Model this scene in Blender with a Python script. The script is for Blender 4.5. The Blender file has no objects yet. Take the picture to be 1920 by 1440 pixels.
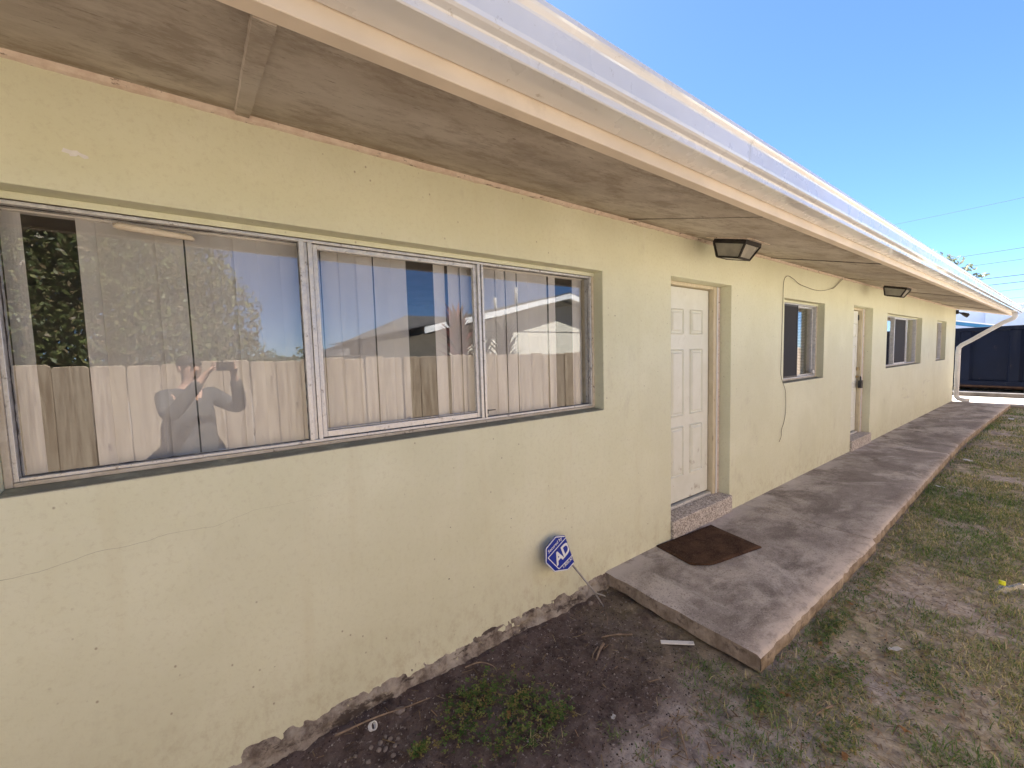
import bpy, bmesh, math, random
import numpy as np
from mathutils import Vector, Matrix, noise

random.seed(7); rng = np.random.default_rng(7)
S = bpy.context.scene
C = S.collection
R = math.radians

# ------------------------------------------------------------------ camera
CAM = Vector((0, -2.0, 1.77))
MR = ((0.8135410680788997, -0.5808456515002585, -0.02773553104383079),
      (0.06278184774871282, 0.040316027443142194, 0.9972126440857342),
      (0.5781084415075605, 0.8130147274585154, -0.06926530728478326))
cd = bpy.data.cameras.new('camera'); cam = bpy.data.objects.new('camera', cd); C.objects.link(cam)
cd.sensor_width = 36; cd.lens = 749.61 / 1920 * 36; cd.clip_start = 0.005; cd.clip_end = 3000
mw = Matrix(((MR[0][0], MR[1][0], -MR[2][0], CAM.x), (MR[0][1], MR[1][1], -MR[2][1], CAM.y),
             (MR[0][2], MR[1][2], -MR[2][2], CAM.z), (0, 0, 0, 1)))
cam.matrix_world = mw
S.camera = cam
FWD = Vector(MR[2])

# ------------------------------------------------------------------ sky and sun
SUN = Vector((0.30, 0.625, 1.0)).normalized()
el = math.asin(SUN.z); az = math.atan2(SUN.x, SUN.y)          # azimuth from +Y towards +X
W = bpy.data.worlds.new('World'); S.world = W; W.use_nodes = True
wn = W.node_tree.nodes; wl = W.node_tree.links
sky = wn.new('ShaderNodeTexSky'); sky.sky_type = 'NISHITA'; sky.sun_disc = False
sky.sun_elevation = el; sky.sun_rotation = az; sky.altitude = 0; sky.air_density = 0.6; sky.dust_density = 0.1; sky.ozone_density = 10.0
bg = wn['Background']; bg.inputs[1].default_value = 0.051
wl.new(sky.outputs[0], bg.inputs[0])
sd = bpy.data.lights.new('sun', 'SUN'); sd.energy = 5.0; sd.angle = R(0.53); sd.color = (1.0, 0.985, 0.95)
so = bpy.data.objects.new('sun', sd); C.objects.link(so); so.location = (6, 12, 22)
so.rotation_euler = SUN.to_track_quat('Z', 'Y').to_euler()
vs = S.view_settings
vs.view_transform = 'Standard'; vs.look = 'None'; vs.gamma = 1.0; vs.use_curve_mapping = False
vs.exposure = 2.85
S.cycles.max_bounces = 6; S.cycles.diffuse_bounces = 4; S.cycles.glossy_bounces = 3; S.cycles.transparent_max_bounces = 8
S.cycles.caustics_reflective = False; S.cycles.caustics_refractive = False

# ------------------------------------------------------------------ material helpers
MATS = {}
class NT:
    def __init__(s, name, rough=.8, spec=.3, metallic=0.):
        m = bpy.data.materials.new(name); m.use_nodes = True
        s.m = m; s.n = m.node_tree.nodes; s.l = m.node_tree.links; s.b = s.n['Principled BSDF']
        s.b.inputs['Roughness'].default_value = rough; s.b.inputs['Specular IOR Level'].default_value = spec
        s.b.inputs['Metallic'].default_value = metallic
        s.tc = s.n.new('ShaderNodeTexCoord'); MATS[name] = m
    def co(s, scale=(1, 1, 1), rot=(0, 0, 0), loc=(0, 0, 0), src='Object'):
        mp = s.n.new('ShaderNodeMapping'); s.l.new(s.tc.outputs[src], mp.inputs[0])
        mp.inputs['Scale'].default_value = scale; mp.inputs['Rotation'].default_value = rot; mp.inputs['Location'].default_value = loc
        return mp.outputs[0]
    def set(s, inp, v):
        if hasattr(v, 'is_output') or isinstance(v, bpy.types.NodeSocket): s.l.new(v, inp)
        elif isinstance(v, (tuple, list)) and len(v) == 3 and inp.type == 'RGBA': inp.default_value = (*v, 1)
        else: inp.default_value = v
    def noise(s, scale, detail=4, rough=.55, co=None, dist=0., out='Fac'):
        t = s.n.new('ShaderNodeTexNoise'); s.l.new(co or s.tc.outputs['Object'], t.inputs['Vector'])
        t.inputs['Scale'].default_value = scale; t.inputs['Detail'].default_value = detail
        t.inputs['Roughness'].default_value = rough; t.inputs['Distortion'].default_value = dist
        return t.outputs[out]
    def voro(s, scale, co=None, feat='F1', rand=1., out='Distance'):
        t = s.n.new('ShaderNodeTexVoronoi'); s.l.new(co or s.tc.outputs['Object'], t.inputs['Vector'])
        t.feature = feat; t.inputs['Scale'].default_value = scale; t.inputs['Randomness'].default_value = rand
        return t.outputs[out]
    def ramp(s, v, a, b, ca=0., cb=1.):
        t = s.n.new('ShaderNodeMapRange'); s.set(t.inputs[0], v)
        t.inputs[1].default_value = a; t.inputs[2].default_value = b; t.inputs[3].default_value = ca; t.inputs[4].default_value = cb
        t.interpolation_type = 'SMOOTHSTEP'
        return t.outputs[0]
    def math(s, op, a, b=0., c=None):
        t = s.n.new('ShaderNodeMath'); t.operation = op; s.set(t.inputs[0], a); s.set(t.inputs[1], b)
        if c is not None: s.set(t.inputs[2], c)
        return t.outputs[0]
    def mix(s, f, a, b, mode='MIX'):
        t = s.n.new('ShaderNodeMix'); t.data_type = 'RGBA'; t.blend_type = mode
        s.set(t.inputs[0], f); s.set(t.inputs[6], a); s.set(t.inputs[7], b)
        return t.outputs[2]
    def sep(s, src=None):
        t = s.n.new('ShaderNodeSeparateXYZ'); s.l.new(src or s.tc.outputs['Object'], t.inputs[0]); return t.outputs
    def bump(s, h, strength=.3, dist=.01, prev=None):
        t = s.n.new('ShaderNodeBump'); s.set(t.inputs['Height'], h)
        t.inputs['Strength'].default_value = strength; t.inputs['Distance'].default_value = dist
        if prev is not None: s.l.new(prev, t.inputs['Normal'])
        s.l.new(t.outputs[0], s.b.inputs['Normal']); return t.outputs[0]
    def col(s, v): s.set(s.b.inputs['Base Color'], v)
    def rough(s, v): s.set(s.b.inputs['Roughness'], v)
    def rnd(s):
        t = s.n.new('ShaderNodeObjectInfo'); return t.outputs['Random']

def simple(name, c, rough=.6, var=.12, scale=8., spec=.3, metallic=0., bump=0., bscale=60., dirt=None):
    t = NT(name, rough, spec, metallic)
    n = t.noise(scale, 5)
    d = tuple(x * (1 - var) for x in c); h = tuple(min(1, x * (1 + var)) for x in c)
    o = t.mix(t.ramp(n, .3, .7), d, h)
    if dirt:
        o = t.mix(t.ramp(t.noise(scale * .7, 6, .7, t.co((1, 1, 1), loc=(5, 3, 9))), .55, .72, 0, dirt[1]), o, dirt[0])
    t.col(o)
    t.rough(t.ramp(n, .2, .8, max(0, rough - .08), min(1, rough + .08)))
    if bump: t.bump(t.noise(bscale, 4), bump, .004)
    return t.m

def make_materials():
    # painted stucco wall
    def wall(name, dirty):
        t = NT(name, .75, .25)
        xyz = t.sep(); big = t.noise(1.1, 3, .6); mid = t.noise(6, 4, .65)
        c = t.mix(t.ramp(big, .3, .7), (.71, .715, .52), (.76, .77, .585))
        c = t.mix(t.ramp(mid, .4, .75, 0, .4), c, (.78, .78, .61))
        c = t.mix(t.ramp(t.noise(38, 5, .8), .48, .70, 0, .38), c, (.56, .53, .37))
        c = t.mix(t.ramp(t.noise(.8, 4, .6, t.co(loc=(3, 8, 5))), .46, .62, 0, .35), c, (.62, .62, .45))
        st = t.noise(1.0, 4, .6, t.co((7, 7, .5)))                                  # rain streaks
        c = t.mix(t.ramp(st, .55, .78, 0, .22), c, (.60, .55, .36))
        c = t.mix(t.ramp(st, .42, .25, 0, .25), c, (.80, .79, .68))
        low = t.ramp(xyz[2], .05, .55, 1, 0)                                        # patchy splash dirt
        c = t.mix(t.math('MULTIPLY', low, t.ramp(t.noise(13, 6, .75, t.co((1, 1, .7))), .44, .68, 0, .42)), c, (.42, .34, .21))
        sm = t.noise(3.2, 5, .72, t.co((1, 1, .6), loc=(11, 2, 4)))                 # smudges
        c = t.mix(t.ramp(sm, .60, .76, 0, .35), c, (.50, .47, .36))
        v = t.voro(5.5, t.co((1, 1, 1.2), loc=(.3, 0, .2)))                         # specks
        c = t.mix(t.math('MULTIPLY', t.ramp(t.math('ADD', v, t.math('MULTIPLY', t.noise(60, 2), .03)), .034, .046, .9, 0), t.ramp(mid, .45, .52)), c, (.10, .08, .05))
        v3 = t.voro(17, t.co((1, 1, .8), loc=(4.3, 0, 1.2)))
        c = t.mix(t.math('MULTIPLY', t.ramp(v3, .035, .10, .65, 0), t.ramp(sm, .46, .54)), c, (.27, .22, .14))
        box_ = t.math('MULTIPLY', t.math('MULTIPLY', t.ramp(xyz[0], 10.4, 11.2), t.ramp(xyz[0], 14.6, 14.0)), t.math('MULTIPLY', t.ramp(xyz[2], .40, .55), t.ramp(xyz[2], 1.05, .85)))
        c = t.mix(t.math('MULTIPLY', box_, t.ramp(t.noise(2.1, 5, .7, t.co((.55, 1, 2.6), loc=(2, 1, 6))), .55, .68, 0, .4)), c, (.38, .35, .30))
        if dirty: c = t.mix(t.ramp(t.noise(9, 5, .7), .30, .55, .55, 1.), c, dirty)
        t.col(c)
        b = t.bump(mid, .12, .02)
        t.bump(t.noise(75, 3, .7), .28, .004, b)
    wall('wall_paint', None); wall('sill_paint', (.34, .33, .25))
    # foundation
    t = NT('foundation', .95, .15)
    n = t.noise(14, 8, .72); n2 = t.noise(5, 5, .6, t.co(loc=(3, 3, 3)))
    c = t.mix(t.ramp(n, .32, .68), (.155, .125, .105), (.46, .41, .35))
    c = t.mix(t.ramp(n2, .50, .62, 0, .65), c, (.56, .52, .45))
    c = t.mix(t.ramp(t.noise(9, 6, .75, t.co((.6, 1, 1.6), loc=(8, 1, 1))), .52, .62, 0, .9), c, (.075, .06, .055))
    c = t.mix(t.ramp(t.noise(30, 4), .66, .72, 0, .8), c, (.62, .58, .38))
    t.col(c); b = t.bump(n, .8, .03); t.bump(t.noise(90, 4), .5, .006, b)
    # soffit plywood, painted tan long ago
    t = NT('soffit', .9, .15)
    g = t.noise(1, 5, .7, t.co((2.2, 55, 55))); n = t.noise(1.3, 5, .65, t.co((1, 1.6, 1))); n3 = t.noise(4.5, 6, .75, t.co((.85, 1.2, 1), loc=(2, 2, 2)))
    c = t.mix(t.ramp(n, .32, .68), (.45, .39, .325), (.62, .56, .49))
    c = t.mix(t.ramp(g, .45, .75, 0, .22), c, (.42, .35, .275))
    c = t.mix(t.ramp(n3, .46, .64, 0, .7), c, (.35, .285, .225))
    c = t.mix(t.ramp(t.noise(2.2, 5, .7, t.co(loc=(5, 3, 1))), .52, .66, 0, .5), c, (.33, .28, .235))
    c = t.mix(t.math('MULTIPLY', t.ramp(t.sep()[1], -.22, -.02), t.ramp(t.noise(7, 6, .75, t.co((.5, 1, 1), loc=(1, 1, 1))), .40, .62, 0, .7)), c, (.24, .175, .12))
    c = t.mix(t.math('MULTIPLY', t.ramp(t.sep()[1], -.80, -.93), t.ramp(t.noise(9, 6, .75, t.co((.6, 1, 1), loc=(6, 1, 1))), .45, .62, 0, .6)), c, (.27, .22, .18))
    c = t.mix(t.ramp(t.noise(30, 5, .8, t.co((.45, 2, 1), loc=(1, 7, 1))), .58, .66, 0, .55), c, (.17, .13, .095))
    c = t.mix(t.ramp(t.voro(4.6, t.co((.7, 1, 1))), .03, .05, .9, 0), c, (.07, .05, .035))
    c = t.mix(t.ramp(t.noise(15, 5, .8, t.co((.3, 2.2, 1), loc=(9, 7, 1))), .66, .70, 0, .6), c, (.72, .66, .58))
    t.col(c); b = t.bump(g, .12, .004); t.bump(t.noise(70, 3), .25, .002, b)
    # molding / caulk, chipped peach paint
    t = NT('molding', .8, .25)
    n = t.noise(22, 7, .7)
    c = t.mix(t.ramp(n, .3, .7), (.62, .50, .41), (.76, .66, .56))
    c = t.mix(t.ramp(t.noise(34, 7, .75, t.co((.4, 1, 1), loc=(4, 4, 4))), .57, .64, 0, .85), c, (.13, .085, .055))
    t.col(c); t.bump(n, .6, .006)
    # window trim paint
    t = NT('trim_paint', .7, .25)
    n = t.noise(18, 7, .7)
    c = t.mix(t.ramp(n, .3, .7), (.58, .50, .38), (.72, .65, .53))
    c = t.mix(t.ramp(t.noise(40, 7, .75, t.co((.35, 1, .35), loc=(4, 4, 4))), .59, .66, 0, .8), c, (.18, .13, .09))
    t.col(c); t.bump(n, .4, .004)
    # aluminium window frames, oxidised
    t = NT('aluminium', .45, .5, .55)
    n = t.noise(30, 7, .7)
    c = t.mix(t.ramp(n, .3, .7), (.54, .54, .54), (.75, .75, .74))
    c = t.mix(t.ramp(t.noise(25, 7, .75, t.co(loc=(2, 5, 4))), .57, .68, 0, .8), c, (.15, .13, .115))
    t.col(c); t.rough(t.ramp(n, .3, .7, .35, .65)); t.bump(n, .15, .002)
    simple('putty', (.09, .08, .075), .9, .5, 40, bump=.5)
    simple('roofing', (.22, .21, .20), .95, .3, 6, bump=.4)
    simple('dark_interior', (.26, .24, .22), .9, .15, 2)
    simple('interior_floor', (.16, .13, .10), .8, .2, 2)
    # gutter enamel
    t = NT('gutter_enamel', .12, .55)
    n = t.noise(2.2, 4, .6)
    c = t.mix(t.ramp(n, .35, .7), (.65, .645, .635), (.72, .715, .705))
    c = t.mix(t.ramp(t.noise(1.4, 5, .7), .54, .70, 0, .25), c, (.52, .49, .45))
    c = t.mix(t.ramp(t.noise(24, 6, .75), .62, .70, 0, .6), c, (.36, .32, .27))
    t.col(c); t.rough(t.ramp(t.noise(6, 5), .3, .7, .22, .38))
    t.b.inputs['Coat Weight'].default_value = .6; t.b.inputs['Coat Roughness'].default_value = .06; t.b.inputs['Coat IOR'].default_value = 1.75
    simple('fascia_paint', (.72, .62, .50), .55, .08, 3, dirt=((.35, .28, .2), .3))
    # doors
    t = NT('door_paint', .5, .35)
    n = t.noise(5, 6, .65)
    c = t.mix(t.ramp(n, .3, .75), (.745, .76, .665), (.81, .825, .745))
    low = t.ramp(t.sep()[2], .2, 1.2, 1, .15)
    c = t.mix(t.math('MULTIPLY', low, t.ramp(t.noise(11, 7, .75, t.co((1, 1, .8))), .58, .66, 0, .75)), c, (.36, .31, .24))
    t.col(c); t.bump(t.noise(60, 3), .08, .001)
    t = NT('jamb_paint', .65, .3)
    n = t.noise(20, 6, .7, t.co((1, 1, .3)))
    c = t.mix(t.ramp(n, .3, .7), (.60, .52, .36), (.70, .63, .47))
    c = t.mix(t.ramp(t.noise(26, 7, .75, t.co((1, 1, .25), loc=(3, 3, 3))), .60, .68, 0, .7), c, (.22, .17, .12))
    t.col(c); t.bump(n, .3, .003)
    simple('lock_black', (.025, .025, .03), .45, .3, 20, spec=.5)
    simple('brass', (.45, .36, .2), .35, .2, 20, metallic=.8)
    # terrazzo door step
    t = NT('terrazzo', .75, .3)
    v = t.voro(85, out='Color'); bw = t.n.new('ShaderNodeRGBToBW'); t.l.new(v, bw.inputs[0])
    c = t.mix(t.ramp(bw.outputs[0], .25, .75), (.30, .26, .23), (.66, .61, .56))
    c = t.mix(t.ramp(t.noise(7, 6, .7), .5, .75, 0, .55), c, (.30, .26, .21))
    t.col(c); t.bump(bw.outputs[0], .25, .003)
    # walkway concrete
    t = NT('concrete', .9, .2)
    y = t.sep()[1]
    n = t.noise(1.9, 7, .74, t.co((.8, 1.2, 1)), dist=.3); n2 = t.noise(.6, 5, .65, t.co((.8, 1.2, 1), loc=(4, 2, 0)), dist=.5); n3 = t.noise(11, 6, .75)
    c = t.mix(t.ramp(n, .36, .60), (.20, .172, .148), (.53, .475, .42))
    c = t.mix(t.ramp(n2, .44, .58, 0, .75), c, (.25, .215, .19))
    c = t.mix(t.ramp(t.noise(.9, 6, .62, t.co((1.1, .8, 1), loc=(1, 9, 0)), dist=.9), .56, .66, 0, .75), c, (.64, .585, .53))
    c = t.mix(t.ramp(n3, .52, .72, 0, .45), c, (.18, .145, .13))
    c = t.mix(t.ramp(t.voro(95), .10, .34, .5, 0), c, (.62, .57, .53))
    c = t.mix(t.ramp(t.noise(75, 4, .75), .54, .64, 0, .7), c, (.12, .10, .085))
    c = t.mix(t.math('MULTIPLY', t.ramp(y, -1.10, -.93, 1, 0), t.ramp(n3, .35, .6, .25, .9)), c, (.62, .55, .49))
    c = t.mix(t.math('MULTIPLY', t.ramp(y, -.25, -.02, 0, 1), t.ramp(t.noise(3, 6, .7, t.co(loc=(2, 0, 7))), .42, .58, 0, .75)), c, (.62, .57, .53))
    t.col(c); b = t.bump(n3, .4, .012); t.bump(t.noise(110, 3, .7), .6, .004, b)
    t = NT('concrete_edge', .95, .15)
    n = t.noise(8, 7, .72)
    c = t.mix(t.ramp(n, .3, .7), (.20, .155, .115), (.44, .365, .29))
    c = t.mix(t.ramp(t.noise(14, 6, .7, t.co(loc=(3, 3, 3))), .56, .68, 0, .7), c, (.10, .075, .06))
    t.col(c); b = t.bump(n, .7, .02); t.bump(t.noise(70, 4), .6, .006, b)
    simple('pavement', (.34, .30, .26), .92, .12, 1.2, bump=.3)
    simple('kerb', (.10, .09, .085), .95, .3, 3, bump=.5, dirt=((.24, .21, .19), .6))
    # bare soil / lawn ground
    t = NT('ground', .97, .12)
    xyz = t.sep(); n = t.noise(2.0, 7, .68); n2 = t.noise(9, 7, .7); n4 = t.noise(45, 5, .7)
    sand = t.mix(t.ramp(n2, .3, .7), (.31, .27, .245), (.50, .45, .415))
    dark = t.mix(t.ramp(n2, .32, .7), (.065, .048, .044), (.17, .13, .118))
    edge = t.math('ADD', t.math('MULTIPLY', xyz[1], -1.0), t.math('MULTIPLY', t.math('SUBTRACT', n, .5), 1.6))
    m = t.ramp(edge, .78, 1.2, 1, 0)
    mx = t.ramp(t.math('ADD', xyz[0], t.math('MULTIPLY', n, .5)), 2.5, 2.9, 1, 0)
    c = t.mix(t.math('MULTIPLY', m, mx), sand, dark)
    th = t.math('MULTIPLY', t.ramp(xyz[0], 1.5, 2.6), t.ramp(t.noise(1.3, 6, .7, t.co(loc=(3, 8, 1))), .36, .58, 0, .85))
    c = t.mix(th, c, t.mix(t.ramp(n2, .35, .65), (.25, .22, .14), (.48, .42, .29)))
    c = t.mix(t.ramp(t.noise(3.2, 5, .65, t.co(loc=(6, 1, 3))), .58, .68, 0, .5), c, (.19, .16, .15))
    c = t.mix(t.ramp(t.noise(17, 6, .75, t.co(loc=(4, 2, 2))), .47, .64, 0, .6), c, (.15, .125, .115))
    c = t.mix(t.ramp(n4, .58, .68, 0, .6), c, (.50, .45, .42))
    c = t.mix(t.ramp(t.noise(60, 4, .6, t.co(loc=(2, 2, 2))), .60, .70, 0, .7), c, (.06, .048, .042))
    t.col(c); b = t.bump(n2, .6, .03); t.bump(n4, .7, .008, b)
    # foliage using a per-leaf colour attribute
    for nm, rough in (('grass', .6), ('clover', .5), ('leaf', .45)):
        t = NT(nm, rough, .3)
        a = t.n.new('ShaderNodeAttribute'); a.attribute_name = 'tint'
        t.col(a.outputs['Color'])
        tr = t.n.new('ShaderNodeBsdfTranslucent'); t.l.new(a.outputs['Color'], tr.inputs[0])
        ms = t.n.new('ShaderNodeMixShader'); ms.inputs[0].default_value = .25
        t.l.new(t.b.outputs[0], ms.inputs[1]); t.l.new(tr.outputs[0], ms.inputs[2])
        t.l.new(ms.outputs[0], t.n['Material Output'].inputs[0])
    simple('crumb', (.10, .075, .065), .95, .5, 30)
    simple('pebble', (.24, .205, .185), .85, .25, 30, bump=.3)
    simple('bark', (.17, .135, .11), .95, .35, 8, bump=.8, bscale=20)
    simple('twig', (.27, .20, .145), .9, .35, 20, bump=.4)
    simple('white_plastic', (.80, .80, .79), .4, .05, 30, dirt=((.3, .26, .22), .35))
    simple('dry_leaf', (.38, .22, .10), .8, .3, 30)
    simple('yellow_plastic', (.75, .80, .05), .4, .1, 20)
    # doormat
    t = NT('doormat', .95, .1)
    n = t.noise(7, 7, .7); f = t.noise(220, 3)
    c = t.mix(t.ramp(n, .3, .7), (.038, .021, .014), (.105, .060, .038))
    c = t.mix(t.ramp(t.noise(18, 7, .75, t.co(loc=(3, 2, 0))), .60, .72, 0, .6), c, (.24, .17, .125))
    c = t.mix(t.ramp(t.noise(85, 3, .7), .5, .65, 0, .5), c, (.17, .115, .08))
    t.col(c); t.bump(f, .9, .004)
    # fence wood
    t = NT('fence_wood', .85, .15)
    r = t.rnd(); cmb = t.n.new('ShaderNodeCombineXYZ'); t.l.new(t.math('MULTIPLY', r, 37.), cmb.inputs[0]); t.l.new(t.math('MULTIPLY', r, 91.), cmb.inputs[2])
    va = t.n.new('ShaderNodeVectorMath'); va.operation = 'ADD'; t.l.new(t.tc.outputs['Object'], va.inputs[0]); t.l.new(cmb.outputs[0], va.inputs[1])
    mp = t.n.new('ShaderNodeMapping'); t.l.new(va.outputs[0], mp.inputs[0]); mp.inputs['Scale'].default_value = (26, 26, 1.6)
    g = t.noise(1, 5, .6, mp.outputs[0], dist=1.2)
    mp2 = t.n.new('ShaderNodeMapping'); t.l.new(va.outputs[0], mp2.inputs[0]); mp2.inputs['Scale'].default_value = (5, 1, 2.1)
    kn = t.voro(1.3, mp2.outputs[0])
    c = t.mix(t.ramp(g, .3, .7), (.245, .172, .115), (.455, .36, .262))
    c = t.mix(t.math('MULTIPLY', r, .35), c, (.34, .275, .22))
    c = t.mix(t.ramp(kn, .05, .13, .9, 0), c, (.10, .055, .03))
    c = t.mix(t.ramp(t.noise(2, 5, .6, va.outputs[0]), .5, .75, 0, .35), c, (.30, .25, .21))
    t.col(c); t.bump(g, .3, .004)
    # glass: thin clear sheet with clean reflection and a film of dust
    def glass(name, f0, dust, tint=(.95, .96, .95)):
        t = NT(name); t.n.remove(t.b)
        lw = t.n.new('ShaderNodeLayerWeight'); lw.inputs[0].default_value = .5
        f = t.math('ADD', f0, t.math('MULTIPLY', t.math('POWER', lw.outputs['Facing'], 5.0), 1 - f0))
        tr = t.n.new('ShaderNodeBsdfTransparent'); tr.inputs[0].default_value = (*tint, 1)
        gl = t.n.new('ShaderNodeBsdfGlossy'); gl.inputs['Roughness'].default_value = .0
        gl.inputs[0].default_value = (1, 1, 1, 1)
        df = t.n.new('ShaderNodeBsdfDiffuse'); df.inputs[0].default_value = (.72, .69, .66, 1)
        m1 = t.n.new('ShaderNodeMixShader'); t.l.new(f, m1.inputs[0]); t.l.new(tr.outputs[0], m1.inputs[1]); t.l.new(gl.outputs[0], m1.inputs[2])
        d = t.math('MULTIPLY', t.ramp(t.noise(3, 7, .72, t.co((1.4, 1, .9), rot=(0, .6, 0))), .35, .75, .35, 1.), dust)
        m2 = t.n.new('ShaderNodeMixShader'); t.l.new(d, m2.inputs[0]); t.l.new(m1.outputs[0], m2.inputs[1]); t.l.new(df.outputs[0], m2.inputs[2])
        t.l.new(m2.outputs[0], t.n['Material Output'].inputs[0])
        nb = t.n.new('ShaderNodeBump'); nb.inputs['Strength'].default_value = .04; nb.inputs['Distance'].default_value = .02
        t.l.new(t.noise(1.3, 2), nb.inputs['Height']); t.l.new(nb.outputs[0], gl.inputs['Normal'])
    glass('window_glass', .058, .018, (.99, .995, .99))
    glass('dark_glass', .05, .04, (.35, .36, .38))
    # frosted lamp glass
    simple('lamp_glass', (.55, .53, .46), .35, .15, 12, spec=.5)
    simple('lamp_black', (.028, .024, .022), .6, .4, 30, bump=.3)
    simple('vane', (.92, .89, .87), .7, .05, 3)
    simple('slat', (.62, .60, .57), .6, .06, 3)
    simple('insect_screen', (.035, .035, .04), .8, .1, 30)
    simple('curtain', (.48, .42, .37), .9, .15, 5)
    simple('cable_jacket', (.13, .10, .07), .7, .3, 20)
    simple('wire_black', (.05, .055, .06), .7, .1, 20)
    # dumpster steel
    t = NT('dumpster_paint', .7, .12)
    n = t.noise(1.2, 7, .7); st = t.noise(1, 6, .7, t.co((3, 3, .35)))
    c = t.mix(t.ramp(n, .3, .7), (.003, .0055, .015), (.007, .011, .025))
    c = t.mix(t.ramp(st, .54, .72, 0, .3), c, (.03, .033, .042))
    c = t.mix(t.ramp(t.noise(4, 7, .75, t.co(loc=(3, 1, 1))), .62, .70, 0, .5), c, (.07, .05, .045))
    t.col(c); t.rough(t.ramp(n, .3, .7, .6, .85)); t.bump(t.noise(1.5, 3), .3, .03)
    simple('rust', (.055, .03, .02), .9, .4, 9, bump=.5)
    simple('rubber', (.03, .03, .03), .9, .2, 9)
    simple('pale_blue_wall', (.44, .53, .68), .85, .05, 2)
    simple('blue_trim', (.05, .20, .36), .6, .08, 2)
    simple('peach_wall', (.40, .29, .22), .9, .06, 2)
    simple('neighbour_stucco', (.68, .64, .54), .9, .1, 30, bump=.6)
    simple('neighbour_soffit', (.36, .38, .38), .8, .08, 5)
    simple('white_trim', (.80, .80, .79), .6, .05, 5)
    simple('shingle_dark', (.085, .080, .078), .95, .3, 5, bump=.4)
    simple('pipe_metal', (.42, .40, .37), .6, .15, 6)
    # sign
    simple('sign_blue', (.010, .032, .33), .4, .08, 12, spec=.4)
    simple('sign_white', (.82, .84, .88), .45, .05, 20)
    simple('stake', (.40, .39, .39), .5, .2, 20, metallic=.5)
    # person
    simple('skin', (.50, .30, .22), .55, .08, 12)
    simple('shirt', (.05, .05, .05), .9, .2, 20)
    simple('shorts', (.06, .065, .085), .9, .2, 20)
    simple('hair', (.022, .016, .012), .6, .3, 60)
    simple('shoe', (.05, .05, .055), .7, .2, 20)
    simple('phone_black', (.012, .012, .014), .25, .1, 20, spec=.5)
make_materials()

# ------------------------------------------------------------------ object helpers
def tag(o, label=None, cat=None, group=None, kind=None):
    if label: o['label'] = label
    if cat: o['category'] = cat
    if group: o['group'] = group
    if kind: o['kind'] = kind
    return o

def empty(name, loc, label=None, cat=None, group=None):
    o = bpy.data.objects.new(name, None); C.objects.link(o); o.location = loc
    o.empty_display_size = .1
    return tag(o, label, cat, group)

def worldmat(o):
    m = o.matrix_basis.copy()
    if o.parent: m = worldmat(o.parent) @ o.matrix_parent_inverse @ m
    return m

def par(o, p):
    o.parent = p; o.matrix_parent_inverse = worldmat(p).inverted(); return o

def link(name, me, mat=None, parent=None, smooth=False):
    o = bpy.data.objects.new(name, me); C.objects.link(o)
    if mat: 
        for m in ([mat] if isinstance(mat, str) else mat): me.materials.append(MATS[m])
    if smooth: me.shade_smooth()
    if parent: par(o, parent)
    return o

def obj(name, bm, mat=None, parent=None, smooth=False, bevel=0, seg=2):
    me = bpy.data.meshes.new(name); bmesh.ops.recalc_face_normals(bm, faces=bm.faces[:]) ; bm.to_mesh(me); bm.free()
    o = link(name, me, mat, parent, smooth)
    if bevel:
        b = o.modifiers.new('Bevel', 'BEVEL'); b.width = bevel; b.segments = seg; b.limit_method = 'ANGLE'; b.angle_limit = R(35)
    return o

def NB(): return bmesh.new()

def box(bm, x0, x1, y0, y1, z0, z1, M=None):
    v = [bm.verts.new(Vector(p) if M is None else M @ Vector(p)) for p in
         ((x0, y0, z0), (x1, y0, z0), (x1, y1, z0), (x0, y1, z0), (x0, y0, z1), (x1, y0, z1), (x1, y1, z1), (x0, y1, z1))]
    for f in ((0, 3, 2, 1), (4, 5, 6, 7), (0, 1, 5, 4), (1, 2, 6, 5), (2, 3, 7, 6), (3, 0, 4, 7)): bm.faces.new([v[i] for i in f])
    return v

def bar(bm, a, b, w, h=None, up=(0, 0, 1)):
    a = Vector(a); b = Vector(b); d = b - a; L = d.length; d.normalize(); h = h or w
    u = Vector(up); s = d.cross(u)
    if s.length < 1e-4: s = d.cross(Vector((1, 0, 0)))
    s.normalize(); u = s.cross(d)
    M = Matrix(((d.x, s.x, u.x, a.x), (d.y, s.y, u.y, a.y), (d.z, s.z, u.z, a.z), (0, 0, 0, 1)))
    box(bm, 0, L, -w / 2, w / 2, -h / 2, h / 2, M)

def tube(bm, pts, r, n=8, cap=True, rect=None):
    """swept tube through pts; r a number or list; rect=(w,h) sweeps a rounded rectangle"""
    pts = [Vector(p) for p in pts]; rings = []
    prev = None
    for i, p in enumerate(pts):
        t = (pts[min(i + 1, len(pts) - 1)] - pts[max(i - 1, 0)]).normalized()
        if prev is None:
            s = t.cross(Vector((0, 0, 1)))
            if s.length < 1e-3: s = t.cross(Vector((1, 0, 0)))
            s.normalize()
        else: s = (prev - t * prev.dot(t)).normalized()
        prev = s; u = s.cross(t); rr = r[i] if isinstance(r, (list, tuple)) else r
        ring = []
        for k in range(n):
            a = 2 * math.pi * k / n; cx, cy = math.cos(a), math.sin(a)
            if rect:
                e = .35; cx = math.copysign(abs(cx) ** e, cx) * rect[0] / 2; cy = math.copysign(abs(cy) ** e, cy) * rect[1] / 2
                ring.append(bm.verts.new(p + s * cx + u * cy))
            else: ring.append(bm.verts.new(p + (s * cx + u * cy) * rr))
        rings.append(ring)
    for A, B in zip(rings, rings[1:]):
        for k in range(n): bm.faces.new((A[k], A[(k + 1) % n], B[(k + 1) % n], B[k]))
    if cap: bm.faces.new(rings[0][::-1]); bm.faces.new(rings[-1])

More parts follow.
